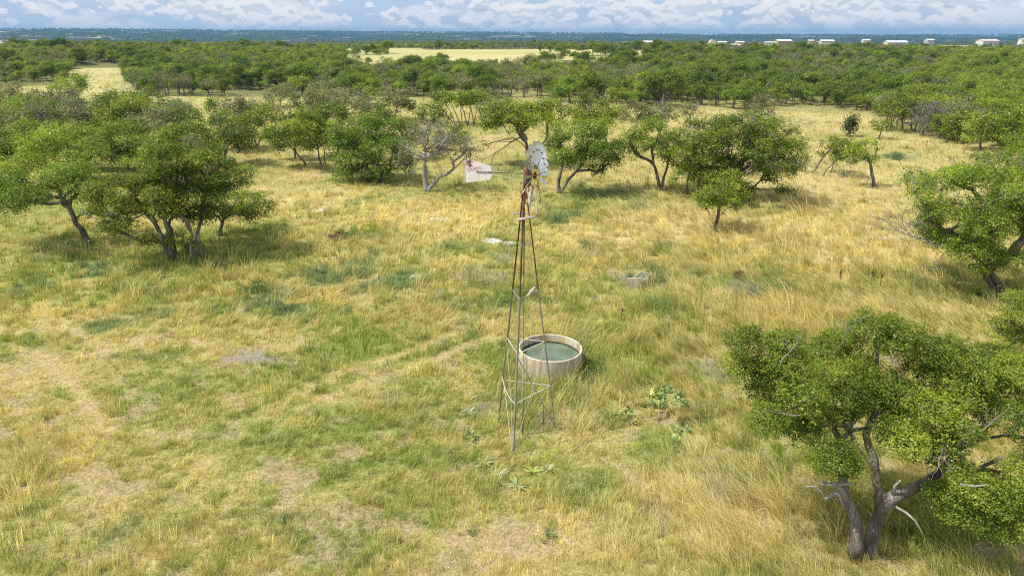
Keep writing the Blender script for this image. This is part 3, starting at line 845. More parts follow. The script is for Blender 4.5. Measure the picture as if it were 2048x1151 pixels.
# ---- the big multi-trunked oak close by on the right
def hero_oak():
    rng = np.random.default_rng(11)
    B = on_ground(1738, 1108); B[2] = tz(B[0], B[1])
    def W(px, py, dy=0.0): return at_y(px, py, B[1] + dy) - B
    def path(pts): return [W(*p[:3]) for p in pts], [p[3] for p in pts]
    mb = MB(); dm = []
    tr = []
    tr.append(path([(1738, 1125, 0, .36), (1740, 1090, 0, .27), (1748, 1055, .05, .24), (1762, 1022, .1, .25), (1772, 1000, .15, .26), (1800, 987, .2, .22), (1830, 975, .3, .19), (1856, 962, .45, .16), (1884, 940, .7, .12), (1912, 900, 1.0, .10), (1945, 880, 1.2, .08)]))
    tr.append(path([(1762, 1022, .1, .2), (1757, 985, .3, .155), (1751, 945, .5, .14), (1748, 915, .6, .14), (1738, 895, .7, .135), (1732, 868, .8, .125), (1742, 840, 1.0, .115), (1754, 822, 1.1, .10), (1760, 790, 1.4, .085), (1752, 740, 1.8, .07), (1755, 700, 2.1, .06)]))
    tr.append(path([(1712, 1128, -.25, .30), (1712, 1085, -.25, .23), (1713, 1050, -.2, .20), (1704, 1020, -.1, .185), (1692, 1000, 0, .165), (1686, 965, .2, .15), (1684, 920, .5, .13), (1682, 884, .8, .12), (1664, 850, 1.1, .10), (1642, 812, 1.5, .085), (1600, 800, 1.8, .07)]))
    tr.append(path([(1682, 884, .8, .09), (1698, 862, .8, .08), (1704, 845, .9, .075), (1710, 815, 1.2, .06)]))
    tr.append(path([(1890, 935, .75, .09), (1905, 955, .6, .08), (1950, 940, .4, .07), (2006, 912, .3, .055)]))
    tr.append(path([(1912, 900, 1.0, .09), (1960, 878, .9, .07), (2010, 870, .9, .05)]))
    tr.append(path([(1856, 962, .45, .10), (1900, 985, -.2, .075), (1950, 1000, -.7, .06), (2000, 1020, -1.0, .045)]))
    clumps = []
    def c(px, py, rx, ry, dy=None):
        p = W(px, py, dy if dy is not None else 0.2 + (900 - py) / 110.0 + rng.uniform(-0.9, 0.9))
        k = 21.5 / FPX
        clumps.append([*p, rx * k * 1.06, rx * k * 1.0, ry * k * 1.0])
    for q in [(1490, 680, 34, 30), (1480, 728, 30, 26), (1520, 745, 40, 34), (1565, 688, 38, 28), (1590, 735, 46, 36), (1545, 790, 44, 36), (1610, 790, 46, 34), (1535, 838, 34, 26), (1650, 700, 40, 30),
              (1668, 752, 44, 34), (1700, 795, 40, 40), (1640, 828, 34, 26), (1690, 835, 26, 20), (1745, 655, 44, 28), (1800, 672, 48, 30), (1692, 682, 34, 26), (1720, 735, 34, 28), (1748, 768, 34, 26), (1762, 806, 34, 24), (1728, 802, 30, 22), (1775, 690, 30, 20),
              (1858, 700, 46, 28), (1850, 748, 48, 40), (1805, 790, 40, 34), (1905, 752, 48, 38), (1962, 752, 48, 34), (1875, 815, 52, 38), (1945, 812, 50, 38), (2012, 790, 50, 40), (2060, 845, 50, 46),
              (1820, 845, 40, 28), (1775, 868, 34, 24), (1812, 885, 40, 26), (1850, 900, 38, 24), (1890, 885, 38, 24), (1925, 860, 36, 24), (1785, 838, 30, 22), (1905, 700, 34, 20), (1985, 712, 40, 22), (2040, 740, 44, 28), (1560, 720, 28, 24), (2110, 800, 50, 40), (2130, 900, 50, 46)]:
        c(*q)
    for q in [(1580, 850, 34, 24, 0.9), (1620, 862, 30, 20, 0.6)]: c(*q)
    for q in [(1676, 915, 40, 30, -.3), (1655, 930, 24, 20, -.4), (1700, 935, 26, 20, -.2)]: c(*q)
    for q in [(1905, 1005, 38, 24, -.6), (1878, 985, 28, 18, -.5), (1945, 975, 46, 34, -.7), (2005, 1000, 50, 38, -.9), (1965, 1035, 38, 24, -1.0), (2040, 1050, 46, 34, -1.1), (2048, 960, 46, 40, -.4), (1905, 1025, 26, 16, -.8), (2090, 1010, 46, 40, -.6), (2000, 1062, 28, 16, -1.2), (1925, 945, 30, 20, -.3), (2100, 1090, 30, 22, -1.2)]:
        c(*q)
    tr = [(P, [r * .88 for r in R]) for P, R in tr]
    grow_limbs(mb, tr, clumps, rng, 0.036, sides=7, twigs=5, twig_r=0.012)
    # lichen-covered dead stub on the left trunk
    stub = MB(); limbs_ = []
    for pts in ([(1692, 998, 0, .10), (1680, 975, -.2, .085), (1668, 968, -.3, .075), (1640, 966, -.3, .05)], [(1668, 968, -.3, .07), (1690, 966, -.35, .05), (1712, 968, -.4, .025)],
                [(1676, 985, -.3, .06), (1660, 992, -.4, .045), (1648, 998, -.5, .04), (1640, 980, -.5, .035), (1628, 972, -.5, .028), (1612, 972, -.5, .015)],
                [(1652, 968, -.3, .04), (1646, 960, -.35, .03), (1641, 956, -.4, .012)], [(1676, 985, -.35, .05), (1684, 1005, -.5, .035), (1692, 1024, -.5, .015)]):
        P, R = path(pts); stub.tube(P, R, 6)
    for pts in ([(1790, 1012, 0, .05), (1812, 1024, -.3, .04), (1830, 1040, -.5, .032), (1840, 1056, -.6, .024), (1848, 1072, -.7, .012)], [(1786, 990, .1, .05), (1790, 970, 0, .04), (1801, 960, -.1, .03)],
                [(1750, 945, .4, .05), (1730, 915, .3, .035), (1719, 898, .2, .02), (1712, 880, .2, .008)], [(1920, 968, -.9, .05), (1950, 972, -1.1, .035), (1975, 968, -1.3, .015)]):
        P, R = path(pts); limbs_.append(MB()); limbs_[-1].tube(P, R, 6)
    for (px, py, ex, ey) in [(1975, 968, 2010, 955), (1985, 1040, 1990, 1085), (1960, 870, 2010, 820), (1905, 900, 1945, 850), (2010, 870, 2070, 840), (1855, 920, 1830, 870), (1780, 700, 1800, 740), (1760, 715, 1800, 725), (1560, 730, 1580, 700), (1690, 690, 1700, 640), (1600, 830, 1555, 845)]:
        a, b = W(px, py, -.2), W(ex, ey, -.6)
        dm.append(MB()); twig_spray(dm[-1], a, b - a, np.linalg.norm(b - a), 0.022, rng, 2)
    L = 0.068
    root = finish_tree('live_oak', B, mb, clumps, leaf_count(clumps, L, 0.95), L, 'oak', rng, dm)
    stub.build('dead_stub', M_DEAD, root, smooth=True)
    for l_ in limbs_: l_.build('dead_limb', M_DEAD, root, smooth=True)
    tag(root, 'big bushy oak close by with two grey trunks and a broken lichen-white stub', 'oak tree')
    NO_GRASS.append((B[0], B[1], 0.45))

def build_named_trees():
    T = crown_tree
    # left group
    T((178, 488), (-45, 322, 215, 442), 'oak whose single dark trunk leans hard left under a flat crown', tops=[(128, 405)], n=18, trunk_r=.22, size=.30, extra_trunks=(), side_clumps=[(20, 410, 26), (-20, 395, 26), (215, 395, 26), (190, 425, 18)], low=-0.2)
    T((340, 522), (185, 325, 425, 492), 'leafy oak on two close trunks at the front of the left grove', tops=[(312, 450), (330, 430)], extra_trunks=[(350, 512, 338, 450, .14)], n=30, trunk_r=.2, size=.25, cover=.74, low=-0.6, dead=.25, side_clumps=[(230, 455, 24), (350, 480, 22), (300, 480, 22)])
    T((388, 522), (280, 250, 490, 455), 'tall full oak with pale dead branches between two thin trunks', tops=[(402, 440)], extra_trunks=[(380, 526, 385, 470, .09)], n=28, trunk_r=.15, size=.265, cover=.74, dead=.55, yoff=1.5, side_clumps=[(385, 492, 20), (420, 300, 26)])
    T((436, 470), (388, 375, 550, 470), 'oak with a short curved trunk and boughs stretching to the right', tops=[(446, 440)], n=14, trunk_r=.16, size=.33, extra=[(430, 440, 452, 390, .05), (420, 440, 400, 400, .04)], side_clumps=[(525, 415, 24), (500, 430, 24)])
    T((165, 356), (35, 255, 300, 350), 'broad dark oak behind the leaning trunk in the left grove', pal='oak', n=18, size=.31)
    T((292, 292), (175, 192, 345, 272), 'rounded oak with a short stout trunk at the back of the left grove', n=14, size=.32)
    T((330, 300), (268, 205, 400, 275), 'grey-topped oak whose twiggy crown shows pale stems', pal='grey', dead=.7, n=10, cover=.6)
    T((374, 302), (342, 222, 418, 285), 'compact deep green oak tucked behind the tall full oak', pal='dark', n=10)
    T((418, 243), (408, 190, 458, 240), 'slim little oak standing in the gap of the left clearing', n=8)
    T((515, 293), (478, 214, 552, 272), 'umbrella-shaped oak with a forked stem beside the grassy track', tops=[(505, 262), (530, 262)], n=10, trunk_r=.12)
    T((480, 302), (418, 232, 512, 296), 'oak with a drooping crown left of the umbrella-shaped one', n=11, pal='oak', dead=.3)
    T((550, 240), (497, 198, 578, 238), 'thin grey oak with sparse leaves leaning over the pale clearing', pal='grey', n=7, cover=.45, dead=.8, tops=[(535, 218)])
    T((62, 305), (-10, 212, 132, 285), 'half-bare grey oak behind the left grove, mostly twigs', pal='grey', n=11, cover=.4, dead=1.1)
    T((128, 300), (70, 196, 190, 262), 'bare-topped oak with grey twigs and a thin green fringe', pal='grey', n=10, cover=.5, dead=.9)
    T((20, 338), (-60, 262, 66, 332), 'oak cut by the frame at the far left with low leaves', n=12)
    T((70, 470 - 130), (-70, 300, 40, 362), 'low wide oak reaching in from the frame edge above the flat crown', n=10, tops=[(20, 330)])
    T((150, 205), (100, 150, 200, 196), 'bushy oak in front of the pale clearing, far left', n=9, pal='oak', leafpx=1.8)
    T((40, 240), (-30, 165, 75, 230), 'dull green oak near the frame edge behind the half-bare one', n=10, pal='grey', dead=.4)
    T((230, 235), (190, 178, 258, 230), 'small shaggy oak just right of the pale clearing', pal='dark', dead=.4, n=8)
    T((120, 235), (75, 178, 165, 225), 'pale twiggy oak beside the bushy oak at the pale clearing', pal='grey', dead=.9, cover=.5, n=8)
    for q, (b_, c_, lb, kw) in enumerate([
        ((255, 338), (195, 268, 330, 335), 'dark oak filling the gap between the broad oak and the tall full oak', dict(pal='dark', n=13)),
        ((90, 340), (20, 245, 170, 318), 'wide green oak standing before the half-bare grey oak', dict(n=14)),
        ((228, 300), (160, 232, 290, 296), 'green oak in the heart of the left grove with a hidden trunk', dict(n=13)),
        ((30, 290), (-60, 215, 60, 282), 'oak crown cut by the frame edge, dull green with grey twigs', dict(n=11, dead=.5)),
        ((450, 330), (395, 245, 520, 335), 'oak whose crown peeps out right behind the tall full oak', dict(n=12, pal='dark', dead=.2)),
        ((285, 262), (235, 205, 300, 250), 'lean grey oak between two rounded crowns in the left grove', dict(n=8, pal='grey', dead=.8, cover=.5)),
        ((120, 262), (60, 222, 140, 260), 'low green oak under the twiggy grey tops of the left grove', dict(n=9)),
        ((445, 268), (412, 222, 470, 268), 'small leafy oak between the slim oak and the umbrella-shaped one', dict(n=8)),
        ((262, 228), (245, 180, 330, 226), 'dull oak at the back edge of the left grove near the belt', dict(n=9, pal='dark', dead=.3)),
        ((350, 345), (300, 265, 410, 335), 'oak crown showing above the leafy two-trunked oak', dict(n=12)),
        ((60, 250), (10, 190, 120, 245), 'green oak among the twiggy grey crowns at the far left', dict(n=10)),
        ((200, 268), (150, 200, 250, 262), 'shaggy green oak behind the heart of the left grove', dict(n=10, dead=.3)),
        ((345, 255), (305, 200, 385, 250), 'olive oak between the grey-topped oak and the slim one', dict(n=9, dead=.4)),
        ((470, 245), (440, 190, 505, 242), 'grey-green oak at the right rim of the left grove', dict(n=8, pal='grey', dead=.5))]):
        T(b_, c_, lb, seed=500 + q, **kw)
    # middle left clump
    for q, (b_, c_, lb, kw) in enumerate([
        ((660, 290), (590, 212, 660, 285), 'leafy oak filling the back of the middle clump', dict(n=11)),
        ((735, 320), (690, 235, 760, 312), 'dark green oak directly behind the dense rounded oak', dict(n=11, pal='dark')),
        ((640, 228), (606, 178, 690, 226), 'grey-green oak behind the tall oak of the middle clump', dict(n=9, pal='grey', dead=.6)),
        ((690, 235), (660, 186, 722, 232), 'pale twiggy oak with bare top in the middle background', dict(n=8, pal='grey', dead=1.0, cover=.4)),
        ((985, 238), (945, 178, 1015, 228), 'grey bare-crowned oak behind the row of thin stems', dict(n=9, pal='grey', dead=1.2, cover=.3)),
        ((880, 300), (862, 250, 935, 300), 'green oak with a dark stem behind the old grey oak', dict(n=8)),
        ((590, 318), (548, 228, 640, 312), 'leafy oak right behind the one leaning left over the track', dict(n=12)),
        ((705, 345), (655, 250, 730, 338), 'green oak wedged between the slender stems and the dense rounded oak', dict(n=11)),
        ((755, 285), (715, 205, 800, 278), 'broad oak standing behind the dense rounded oak', dict(n=12, dead=.3)),
        ((820, 320), (780, 230, 850, 310), 'green oak half hidden by the old grey oak\'s left twigs', dict(n=10, pal='dark')),
        ((560, 215), (530, 168, 600, 210), 'dull grey-green oak at the left end of the far middle trees', dict(n=8, pal='grey', dead=.6)),
        ((640, 205), (610, 162, 680, 202), 'grey-topped oak in front of the dark belt, middle left', dict(n=8, pal='grey', dead=.7)),
        ((730, 212), (700, 165, 775, 208), 'green oak standing free before the dark belt', dict(n=8))]):
        T(b_, c_, lb, seed=540 + q, **kw)
    T((614, 335), (524, 243, 610, 300), 'oak leaning left with a long drooping bough over the track', tops=[(585, 298)], n=11, trunk_r=.12, side_clumps=[(535, 270, 16)])
    T((642, 340), (582, 216, 668, 322), 'upright oak on slender stems in the middle clump', tops=[(636, 300)], extra_trunks=[(652, 330, 650, 290, .08)], n=14, trunk_r=.12, size=.33)
    T((672, 315), (628, 195, 700, 300), 'tall oak behind the slender stems with grey twigs above', n=12, dead=.5, pal='oak')
    T((768, 362), (656, 222, 815, 372), 'dense rounded oak with low skirts nearly touching the grass', n=26, size=.29, trunk_r=.15, low=-0.95, extra_trunks=[(780, 350, 785, 310, .1)], dead=.2, side_clumps=[(685, 350, 20), (735, 365, 20)], pal='oak')
    T((810, 374), (790, 300, 830, 376), 'scrubby grey sapling clump hugging the old grey oak', pal='grey', n=7, cover=.6, dead=.7, trunk_r=.09)
    T((853, 382), (795, 240, 940, 350), 'old grey oak nearly leafless with thick pale trunks and drooping twigs', name='half_dead_oak', pal='grey', n=13, size=.30, cover=.16, dead=3.2, trunk_r=.26,
      tops=[(850, 320), (905, 340)], dead_trunk=True, side_clumps=[(925, 305, 14), (885, 345, 14), (850, 300, 14), (880, 300, 16)], extra=[(840, 320, 800, 300, .07), (850, 310, 835, 350, .05), (845, 300, 890, 270, .07), (800, 300, 775, 330, .04), (905, 340, 945, 300, .07), (850, 300, 900, 250, .07), (840, 310, 805, 345, .05)])
    T((848, 282), (832, 205, 900, 265), 'small bright oak peeping over the old grey oak', n=9)
    T((725, 260), (695, 190, 765, 245), 'grey leafless-looking oak above the rounded one', pal='grey', n=8, cover=.4, dead=1.1)
    T((600, 235), (575, 180, 645, 235), 'dull olive oak at the back of the middle clump', pal='grey', n=9, dead=.4)
    T((790, 240), (755, 182, 835, 235), 'sparse oak with dark upper branches behind the middle clump', pal='grey', n=8, dead=.6, cover=.7)
    for q, (bx, by, x0, x1, lb) in enumerate([(908, 246, 862, 915, 'spindly oak at the left end of the row of thin dark stems'), (922, 250, 888, 940, 'spindly oak, second along the row of thin dark stems'), (935, 252, 905, 960, 'spindly oak with a forked stem mid-row among thin stems'),
                                              (948, 250, 925, 970, 'spindly oak with a straight stem near the right of the thin row'), (966, 247, 940, 985, 'spindly oak at the right end of the thin-stemmed row')]):
        T((bx, by), (x0, 184, x1, 222), lb, n=8, size=.40, trunk_r=.10, low=-0.1, tops=[((x0 + x1) / 2 - 8, 214), ((x0 + x1) / 2 + 8, 216)], seed=300 + q, group='row of thin-stemmed oaks')
    # centre
    T((1062, 332), (958, 198, 1120, 300), 'spreading oak behind the wheel with bare grey twisting limbs', pal='oak', n=26, size=.30, trunk_r=.24, low=-0.1, tops=[(1052, 285), (1088, 285)], dead=.4, extra=[(1040, 275, 965, 300, .09), (1020, 270, 985, 235, .07)], side_clumps=[(975, 245, 14), (968, 290, 10), (1105, 215, 22), (1140, 225, 20)])
    T((1117, 386), (1092, 236, 1245, 352), 'thick-crowned oak just right of the wheel with a low branch', n=22, size=.30, trunk_r=.2, tops=[(1124, 335), (1160, 335)], pal='oak', side_clumps=[(1225, 320, 22), (1195, 340, 18)])
    T((1216, 292), (1145, 186, 1236, 272), 'oak with a bushy top behind the thick-crowned oak', n=13, dead=.3)
    T((1318, 383), (1244, 236, 1372, 345), 'oak with a single forked trunk left of the widest oak', n=20, size=.30, trunk_r=.19, tops=[(1308, 330), (1335, 330)])
    T((1262, 282), (1240, 205, 1310, 262), 'grey-green oak behind the forked oak', pal='grey', n=9, dead=.4)
    T((1320, 275), (1290, 203, 1356, 258), 'twiggy grey oak between two green crowns', pal='grey', n=8, dead=1.0, cover=.4)
    T((1372, 395), (1340, 300, 1420, 378), 'slight oak with a pale lichened stem under the widest oak', n=9, trunk_r=.11, dead=.1)
    T((1464, 400), (1352, 214, 1606, 402), 'widest oak of the pasture with pale dead limbs in a sprawling crown', n=38, size=.225, trunk_r=.24, low=-0.8, tops=[(1480, 350), (1440, 340)], dead=.35, cover=.74, side_clumps=[(1400, 290, 26), (1430, 275, 26), (1470, 290, 28), (1500, 270, 28), (1440, 330, 26), (1480, 340, 26), (1535, 330, 26), (1510, 310, 24), (1405, 340, 20), (1545, 280, 24), (1570, 385, 18), (1580, 330, 24), (1470, 390, 22), (1440, 380, 22), (1490, 380, 20), (1412, 368, 20), (1455, 360, 24)],
      extra=[(1450, 330, 1470, 260, .09), (1420, 300, 1400, 250, .07), (1480, 300, 1500, 230, .06)])
    T((1428, 461), (1392, 352, 1492, 436), 'small squat oak with a short dark trunk in front of the widest oak', n=12, size=.36, trunk_r=.15, extra=[(1420, 430, 1406, 412, .05), (1440, 432, 1458, 415, .04)])
    T((1378, 256), (1358, 203, 1404, 248), 'knotty grey oak poking up behind the widest oak', pal='grey', n=6, dead=1.0, cover=.45, trunk_r=.14)
    T((1506, 252), (1478, 192, 1548, 246), 'sparse grey oak alone at the far end of the pasture', pal='grey', n=9, dead=.9, cover=.5)
    T((1625, 346), (1636, 272, 1692, 322), 'windswept oak bent right on a curved pale trunk', n=9, trunk_r=.12, tops=[(1650, 310)], pal='bright')
    T((1645, 354), (1660, 276, 1712, 342), 'leaning oak on thin slanting stems beside the windswept oak', n=9, trunk_r=.07, tops=[(1668, 325)], pal='oak', extra_trunks=[(1660, 352, 1672, 320, .06)])
    T((1748, 373), (1698, 278, 1757, 342), 'crooked oak with a thick short trunk right of the windswept oak', n=11, trunk_r=.17, pal='oak', extra=[(1745, 355, 1722, 352, .04)])
    T((1610, 346), (1601, 300, 1624, 332), 'tiny sapling at the edge of the widest oak\'s crown', name='oak_sapling', cat='sapling', n=5, trunk_r=.04)
    T((1700, 273), (1690, 231, 1712, 271), 'dark narrow juniper standing alone in the straw pasture', name='juniper_tree', cat='juniper', pal='juniper', n=10, size=.5, flat=1.0, low=-0.95, trunk_r=.06)
    T((1757, 278), (1746, 237, 1790, 268), 'small round oak near the thicket with one clean stem', n=9, trunk_r=.1, pal='oak')
    T((1804, 263), (1760, 185, 1842, 248), 'bright domed oak at the corner of the yellow-green thicket', n=16, pal='bright', size=.32, trunk_r=.2)
    bare_tree((1880, 274), (1878, 222), 'dead tree with two white trunks against the thicket', 46, 77, r=.16, n=10, stems=2)
    bare_tree((1850, 272), (1848, 232), 'heap of grey dead brush at the foot of the thicket', 40, 78, r=.08, n=10, stems=3)
    # right edge
    T((2000, 588), (1832, 292, 2200, 572), 'large straggly oak with grey dead twigs and a dark trunk leaning left', pal='oak', n=52, size=.20, trunk_r=.2, low=-0.85, cover=.66, tops=[(1945, 530), (1915, 470)], dead=1.15,
      side_clumps=[(1830, 380, 14), (1855, 360, 14), (1845, 440, 12), (1875, 445, 16), (1960, 490, 34), (1990, 520, 30), (1930, 500, 26)], extra=[(1905, 490, 1800, 495, .06), (1910, 480, 1790, 480, .05), (1900, 500, 1850, 520, .04), (1890, 430, 1820, 425, .05), (2030, 500, 1995, 540, .05), (2000, 460, 1950, 470, .05)])
    T((2075, 745), (1998, 578, 2150, 735), 'oak bush cut off by the frame above the big bushy oak', n=22, size=.32, trunk_r=.14, low=-0.8, pal='oak')
    T((2060, 330), (2005, 268, 2110, 330), 'bright leafy oak half out of frame beyond the straggly oak', n=12, pal='bright')
    T((1965, 300), (1925, 222, 1990, 292), 'low bushy juniper at the front of the thicket beside the dead trunks', name='juniper_tree', cat='juniper', pal='bright', n=14, low=-0.95, size=.34)
    T((1925, 286), (1885, 225, 1935, 282), 'olive juniper crowding the two white dead trunks', name='juniper_tree', cat='juniper', pal='oak', n=12, low=-0.95, size=.34)
    T((2020, 302), (1985, 215, 2065, 296), 'rounded yellow-green juniper at the frame side of the thicket', name='juniper_tree', cat='juniper', pal='bright', n=14, low=-0.95, size=.34)
    hero_oak()

# ---- the wood behind: trees of a dozen shapes, the nearest ones copied as individuals
def build_wood():
    rng = np.random.default_rng(5)
    protos = []
    def proto(pal, R, h, n, size, low, dead, trunk, cover=1.0, seed=0, L=0.27, stems=1, flat=.6, name='live_oak'):
        r = np.random.default_rng(900 + seed)
        c = np.array([0, 0, h - R[2]])
        cl = auto_clumps(c, R, n, r, size, flat, low)
        mb, dm = MB(), MB()
        tr = []
        for s in range(stems):
            a = r.uniform(0, 6.28); o = 0.0 if s == 0 else 0.5
            b = np.array([o * math.cos(a), o * math.sin(a), -0.3])
            t = np.array([r.normal(0, .3) + b[0] * 1.8, r.normal(0, .3) + b[1] * 1.8, max(h - 1.5 * R[2], 1.0)])
            P = bez(b, (b + t) / 2 + r.normal(0, .15, 3), t, 6)
            tr.append((P, trunk * np.array([1.4, 1.05, 1, .9, .8, .7])))
        grow_limbs(mb, tr, cl, r, trunk * .25, sides=5, twigs=0)
        if dead:
            ca = np.array(cl)
            for q in range(int(n * dead)):
                a = ca[r.integers(len(ca))]; d = r.normal(size=3); d[2] = abs(d[2]) + .2
                twig_spray(dm, a[:3], d, a[3] * r.uniform(1.2, 1.9), 0.06, r, 1)
        return finish_tree(name, (0, 0, 0), mb, cl, leaf_count(cl, L, cover), L, pal, r, dm)
    D = [('oak', (2.9, 2.8, 2.2), 5.6, 14, .36, -.8, .0, .17, 1), ('oak', (3.3, 3.1, 1.9), 5.8, 14, .35, -.45, .1, .19, 2), ('dark', (2.4, 2.4, 2.3), 5.6, 13, .37, -.9, .0, .15, 1), ('oak', (2.8, 2.9, 1.6), 4.9, 12, .36, -.4, .0, .16, 2),
         ('dark', (3.6, 3.3, 2.1), 6.3, 16, .34, -.4, .15, .2, 1), ('oak', (2.2, 2.2, 1.7), 5.2, 10, .38, -.6, .0, .12, 1)]
    for q, (pal, R, h, n, s, lo, de, t, st) in enumerate(D): protos.append(('oak', proto(pal, R, h, n, s, lo, de, t, seed=q, stems=st)))
    for q, (R, h, n) in enumerate([((2.4, 2.3, 1.7), 5.0, 10), ((2.9, 2.7, 1.6), 5.2, 11)]): protos.append(('grey', proto('grey', R, h, n, .30, -.4, 1.0, .13, cover=.35, seed=20 + q, stems=2)))
    for q, (R, h, n) in enumerate([((2.3, 2.3, 2.1), 4.4, 14), ((2.8, 2.6, 2.2), 4.9, 15), ((2.0, 2.0, 1.8), 3.8, 11)]): protos.append(('bright', proto('bright', R, h, n, .36, -.95, .08, .12, seed=30 + q, name='juniper_tree')))
    # candidate positions by dart throwing
    pts = []
    cell = {}
    def far_enough(x, y, dmin):
        gx, gy = int(x // 8), int(y // 8)
        for i in (-1, 0, 1):
            for j in (-1, 0, 1):
                for (u, v) in cell.get((gx + i, gy + j), ()):
                    if (u - x) ** 2 + (v - y) ** 2 < dmin * dmin: return False
        return True
    X, Y, R_ = sample_polar(80000, 95, 1250, 1.25, -44, 44)
    px, py = to_px(X, Y, 0)
    ok = (py < np.interp(px, FRONT_X, FRONT_Y) - 16.0 * sstep(.42, .75, fbm(X, Y, 14, 2, 45)) * (px < 1790))
    wd = wood_density(X, Y)
    dens = np.where(R_ < 420, wd, wd * 0.8)
    ok &= rng.random(len(X)) < dens
    nearb = np.zeros(len(X), bool)
    for (bx, bd, bw) in HOUSES: nearb |= (np.abs(px - bx) < bw * 0.75 + 4) & (Y < bd + 12) & (Y > bd - 16)
    ok &= ~nearb
    bright = 0.55 * np.exp(-((px - 680) / 260) ** 2) * (py < 150) + sstep(0, 1, (px - 1700) / 260) * (py > 125) + 0.6 * sstep(0.45, 0.60, fbm(X, Y, 110, 3, 97)) * (R_ > 215)  # first term: brighter leaf colours stand in for a sunlit stretch of wood
    greyp = 0.15 + 0.55 * sstep(0.50, 0.64, fbm(X, Y, 70, 3, 99)) + 0.22 * sstep(400, 700, R_)
    order = np.argsort(R_)
    for i in order:
        if not ok[i]: continue
        r = R_[i]
        dmin = 3.6 if px[i] < 1800 else 3.0
        dmin *= 1 + 0.5 * min(1, max(0, (r - 350) / 500))
        if not far_enough(X[i], Y[i], dmin): continue
        cell.setdefault((int(X[i] // 8), int(Y[i] // 8)), []).append((X[i], Y[i]))
        u = rng.random()
        if u < bright[i]: sp = [8, 9, 10][rng.integers(3)]
        elif u < bright[i] + greyp[i]: sp = [6, 7][rng.integers(2)]
        else: sp = int(rng.integers(6))
        pts.append((X[i], Y[i], r, sp, float(np.clip(np.exp(rng.normal(-.20, .24)), .45, 1.25)) * (1 - (.22 if px[i] < 1250 else .40) * min(1, max(0, (r - 450) / 250))), rng.uniform(0, 6.28), px[i], py[i]))
    print('wood trees', len(pts))
    # the individuals: those standing free of taller neighbours in front, by apparent size
    vis, seen = [], {}
    for p in pts:
        s = p[4] / p[2]
        b = int(p[6] // 14)
        top = to_px(np.array([p[0]]), np.array([p[1]]), np.array([tz(p[0], p[1]) + 5.3 * p[4]]))[1][0]
        best = seen.get(b, 1e9)
        if top < best - 2 or len(vis) < 40:
            vis.append(p)
        for q in (b - 1, b, b + 1): seen[q] = min(seen.get(q, 1e9), top + (0 if q == b else 3))
        if len(vis) >= 225: break
    used = set(id(p) for p in vis)
    first = {}
    SEG = [(-900, 245, 'far grove beyond the left clearing'), (245, 705, 'dense dark belt behind the left clearing'), (705, 1010, 'wood behind the row of thin stems'), (1010, 1350, 'wood behind the windmill wheel and thick-crowned oak'),
           (1350, 1800, 'line of trees closing the far side of the open pasture'), (1800, 3000, 'thicket right of the open pasture')]
    KW = {'oak': ('green oak in the ', 'oak tree'), 'grey': ('grey twiggy oak in the ', 'oak tree'), 'bright': ('yellow-green juniper in the ', 'juniper')}
    for (x, y, r, sp, s, a, px_, py_) in vis:
        kind, root = protos[sp]
        if sp in first:
            o = root.copy(); col.objects.link(o)
            for ch in root.children:
                c = ch.copy(); col.objects.link(c); c.parent = o
        else:
            o = root; first[sp] = 1
        o.location = (x, y, tz(x, y)); o.rotation_euler = (0, 0, a); o.scale = (s, s, s * (0.92 + 0.16 * ((a * 7) % 1)))
        seg = next(t for (l, h, t) in SEG if l <= px_ < h)
        tag(o, KW[kind][0] + seg, KW[kind][1], KW[kind][0].replace('oak in', 'oaks in').replace('juniper in', 'junipers in') + seg)
    # any shape not used yet stands in the wood too
    rest = [p for p in pts if id(p) not in used]
    for sp, (kind, root) in enumerate(protos):
        if sp in first: continue
        p = next(q for q in rest if q[3] == sp); rest.remove(p)
        root.location = (p[0], p[1], tz(p[0], p[1]))
        tag(root, KW[kind][0] + next(t for (l, h, t) in SEG if l <= p[6] < h), KW[kind][1], KW[kind][0] + 'wood')
    # everything behind: one mass, instanced from the crowns and trunks above
    hx, hy, hr = sample_polar(26000, 2300, 7300, 1.2, -42, 42)
    hk = rng.random(len(hx)) < sstep(0.42, 0.58, fbm(hx, hy * .45, 260, 4, 61)) * 0.9
    for x, y, r in zip(hx[hk], hy[hk], hr[hk]):
        rest.append((x, y, r, int(rng.integers(6)), rng.uniform(1.6, 2.6), rng.uniform(0, 6.28), 0, 0))
    me = bpy.data.meshes.new('far_woods')
    n = len(rest)
    xy = np.array([(p[0], p[1]) for p in rest])
    co = np.column_stack([xy, terrain(xy[:, 0], xy[:, 1])]).astype(np.float32)
    me.vertices.add(n); me.vertices.foreach_set('co', co.ravel())
    for nm, typ, vals in (('sp', 'INT', [p[3] for p in rest]), ('scl', 'FLOAT', [p[4] for p in rest]), ('ang', 'FLOAT', [p[5] for p in rest])):
        at = me.attributes.new(nm, typ, 'POINT'); at.data.foreach_set('value', np.array(vals, np.int32 if typ == 'INT' else np.float32))
    ob = bpy.data.objects.new('far_woods', me); col.objects.link(ob)
    tag(ob, 'far wood of oaks and junipers running back to the horizon', 'woods', kind='stuff')
    ng = bpy.data.node_groups.new('plant_woods', 'GeometryNodeTree')
    ng.interface.new_socket('Geometry', in_out='INPUT', socket_type='NodeSocketGeometry')
    ng.interface.new_socket('Geometry', in_out='OUTPUT', socket_type='NodeSocketGeometry')
    gi, go = ng.nodes.new('NodeGroupInput'), ng.nodes.new('NodeGroupOutput')
    jn = ng.nodes.new('GeometryNodeJoinGeometry'); ng.links.new(jn.outputs[0], go.inputs[0])
    def attr(nm, typ):
        a = ng.nodes.new('GeometryNodeInputNamedAttribute'); a.data_type = typ; a.inputs[0].default_value = nm; return a.outputs[0]
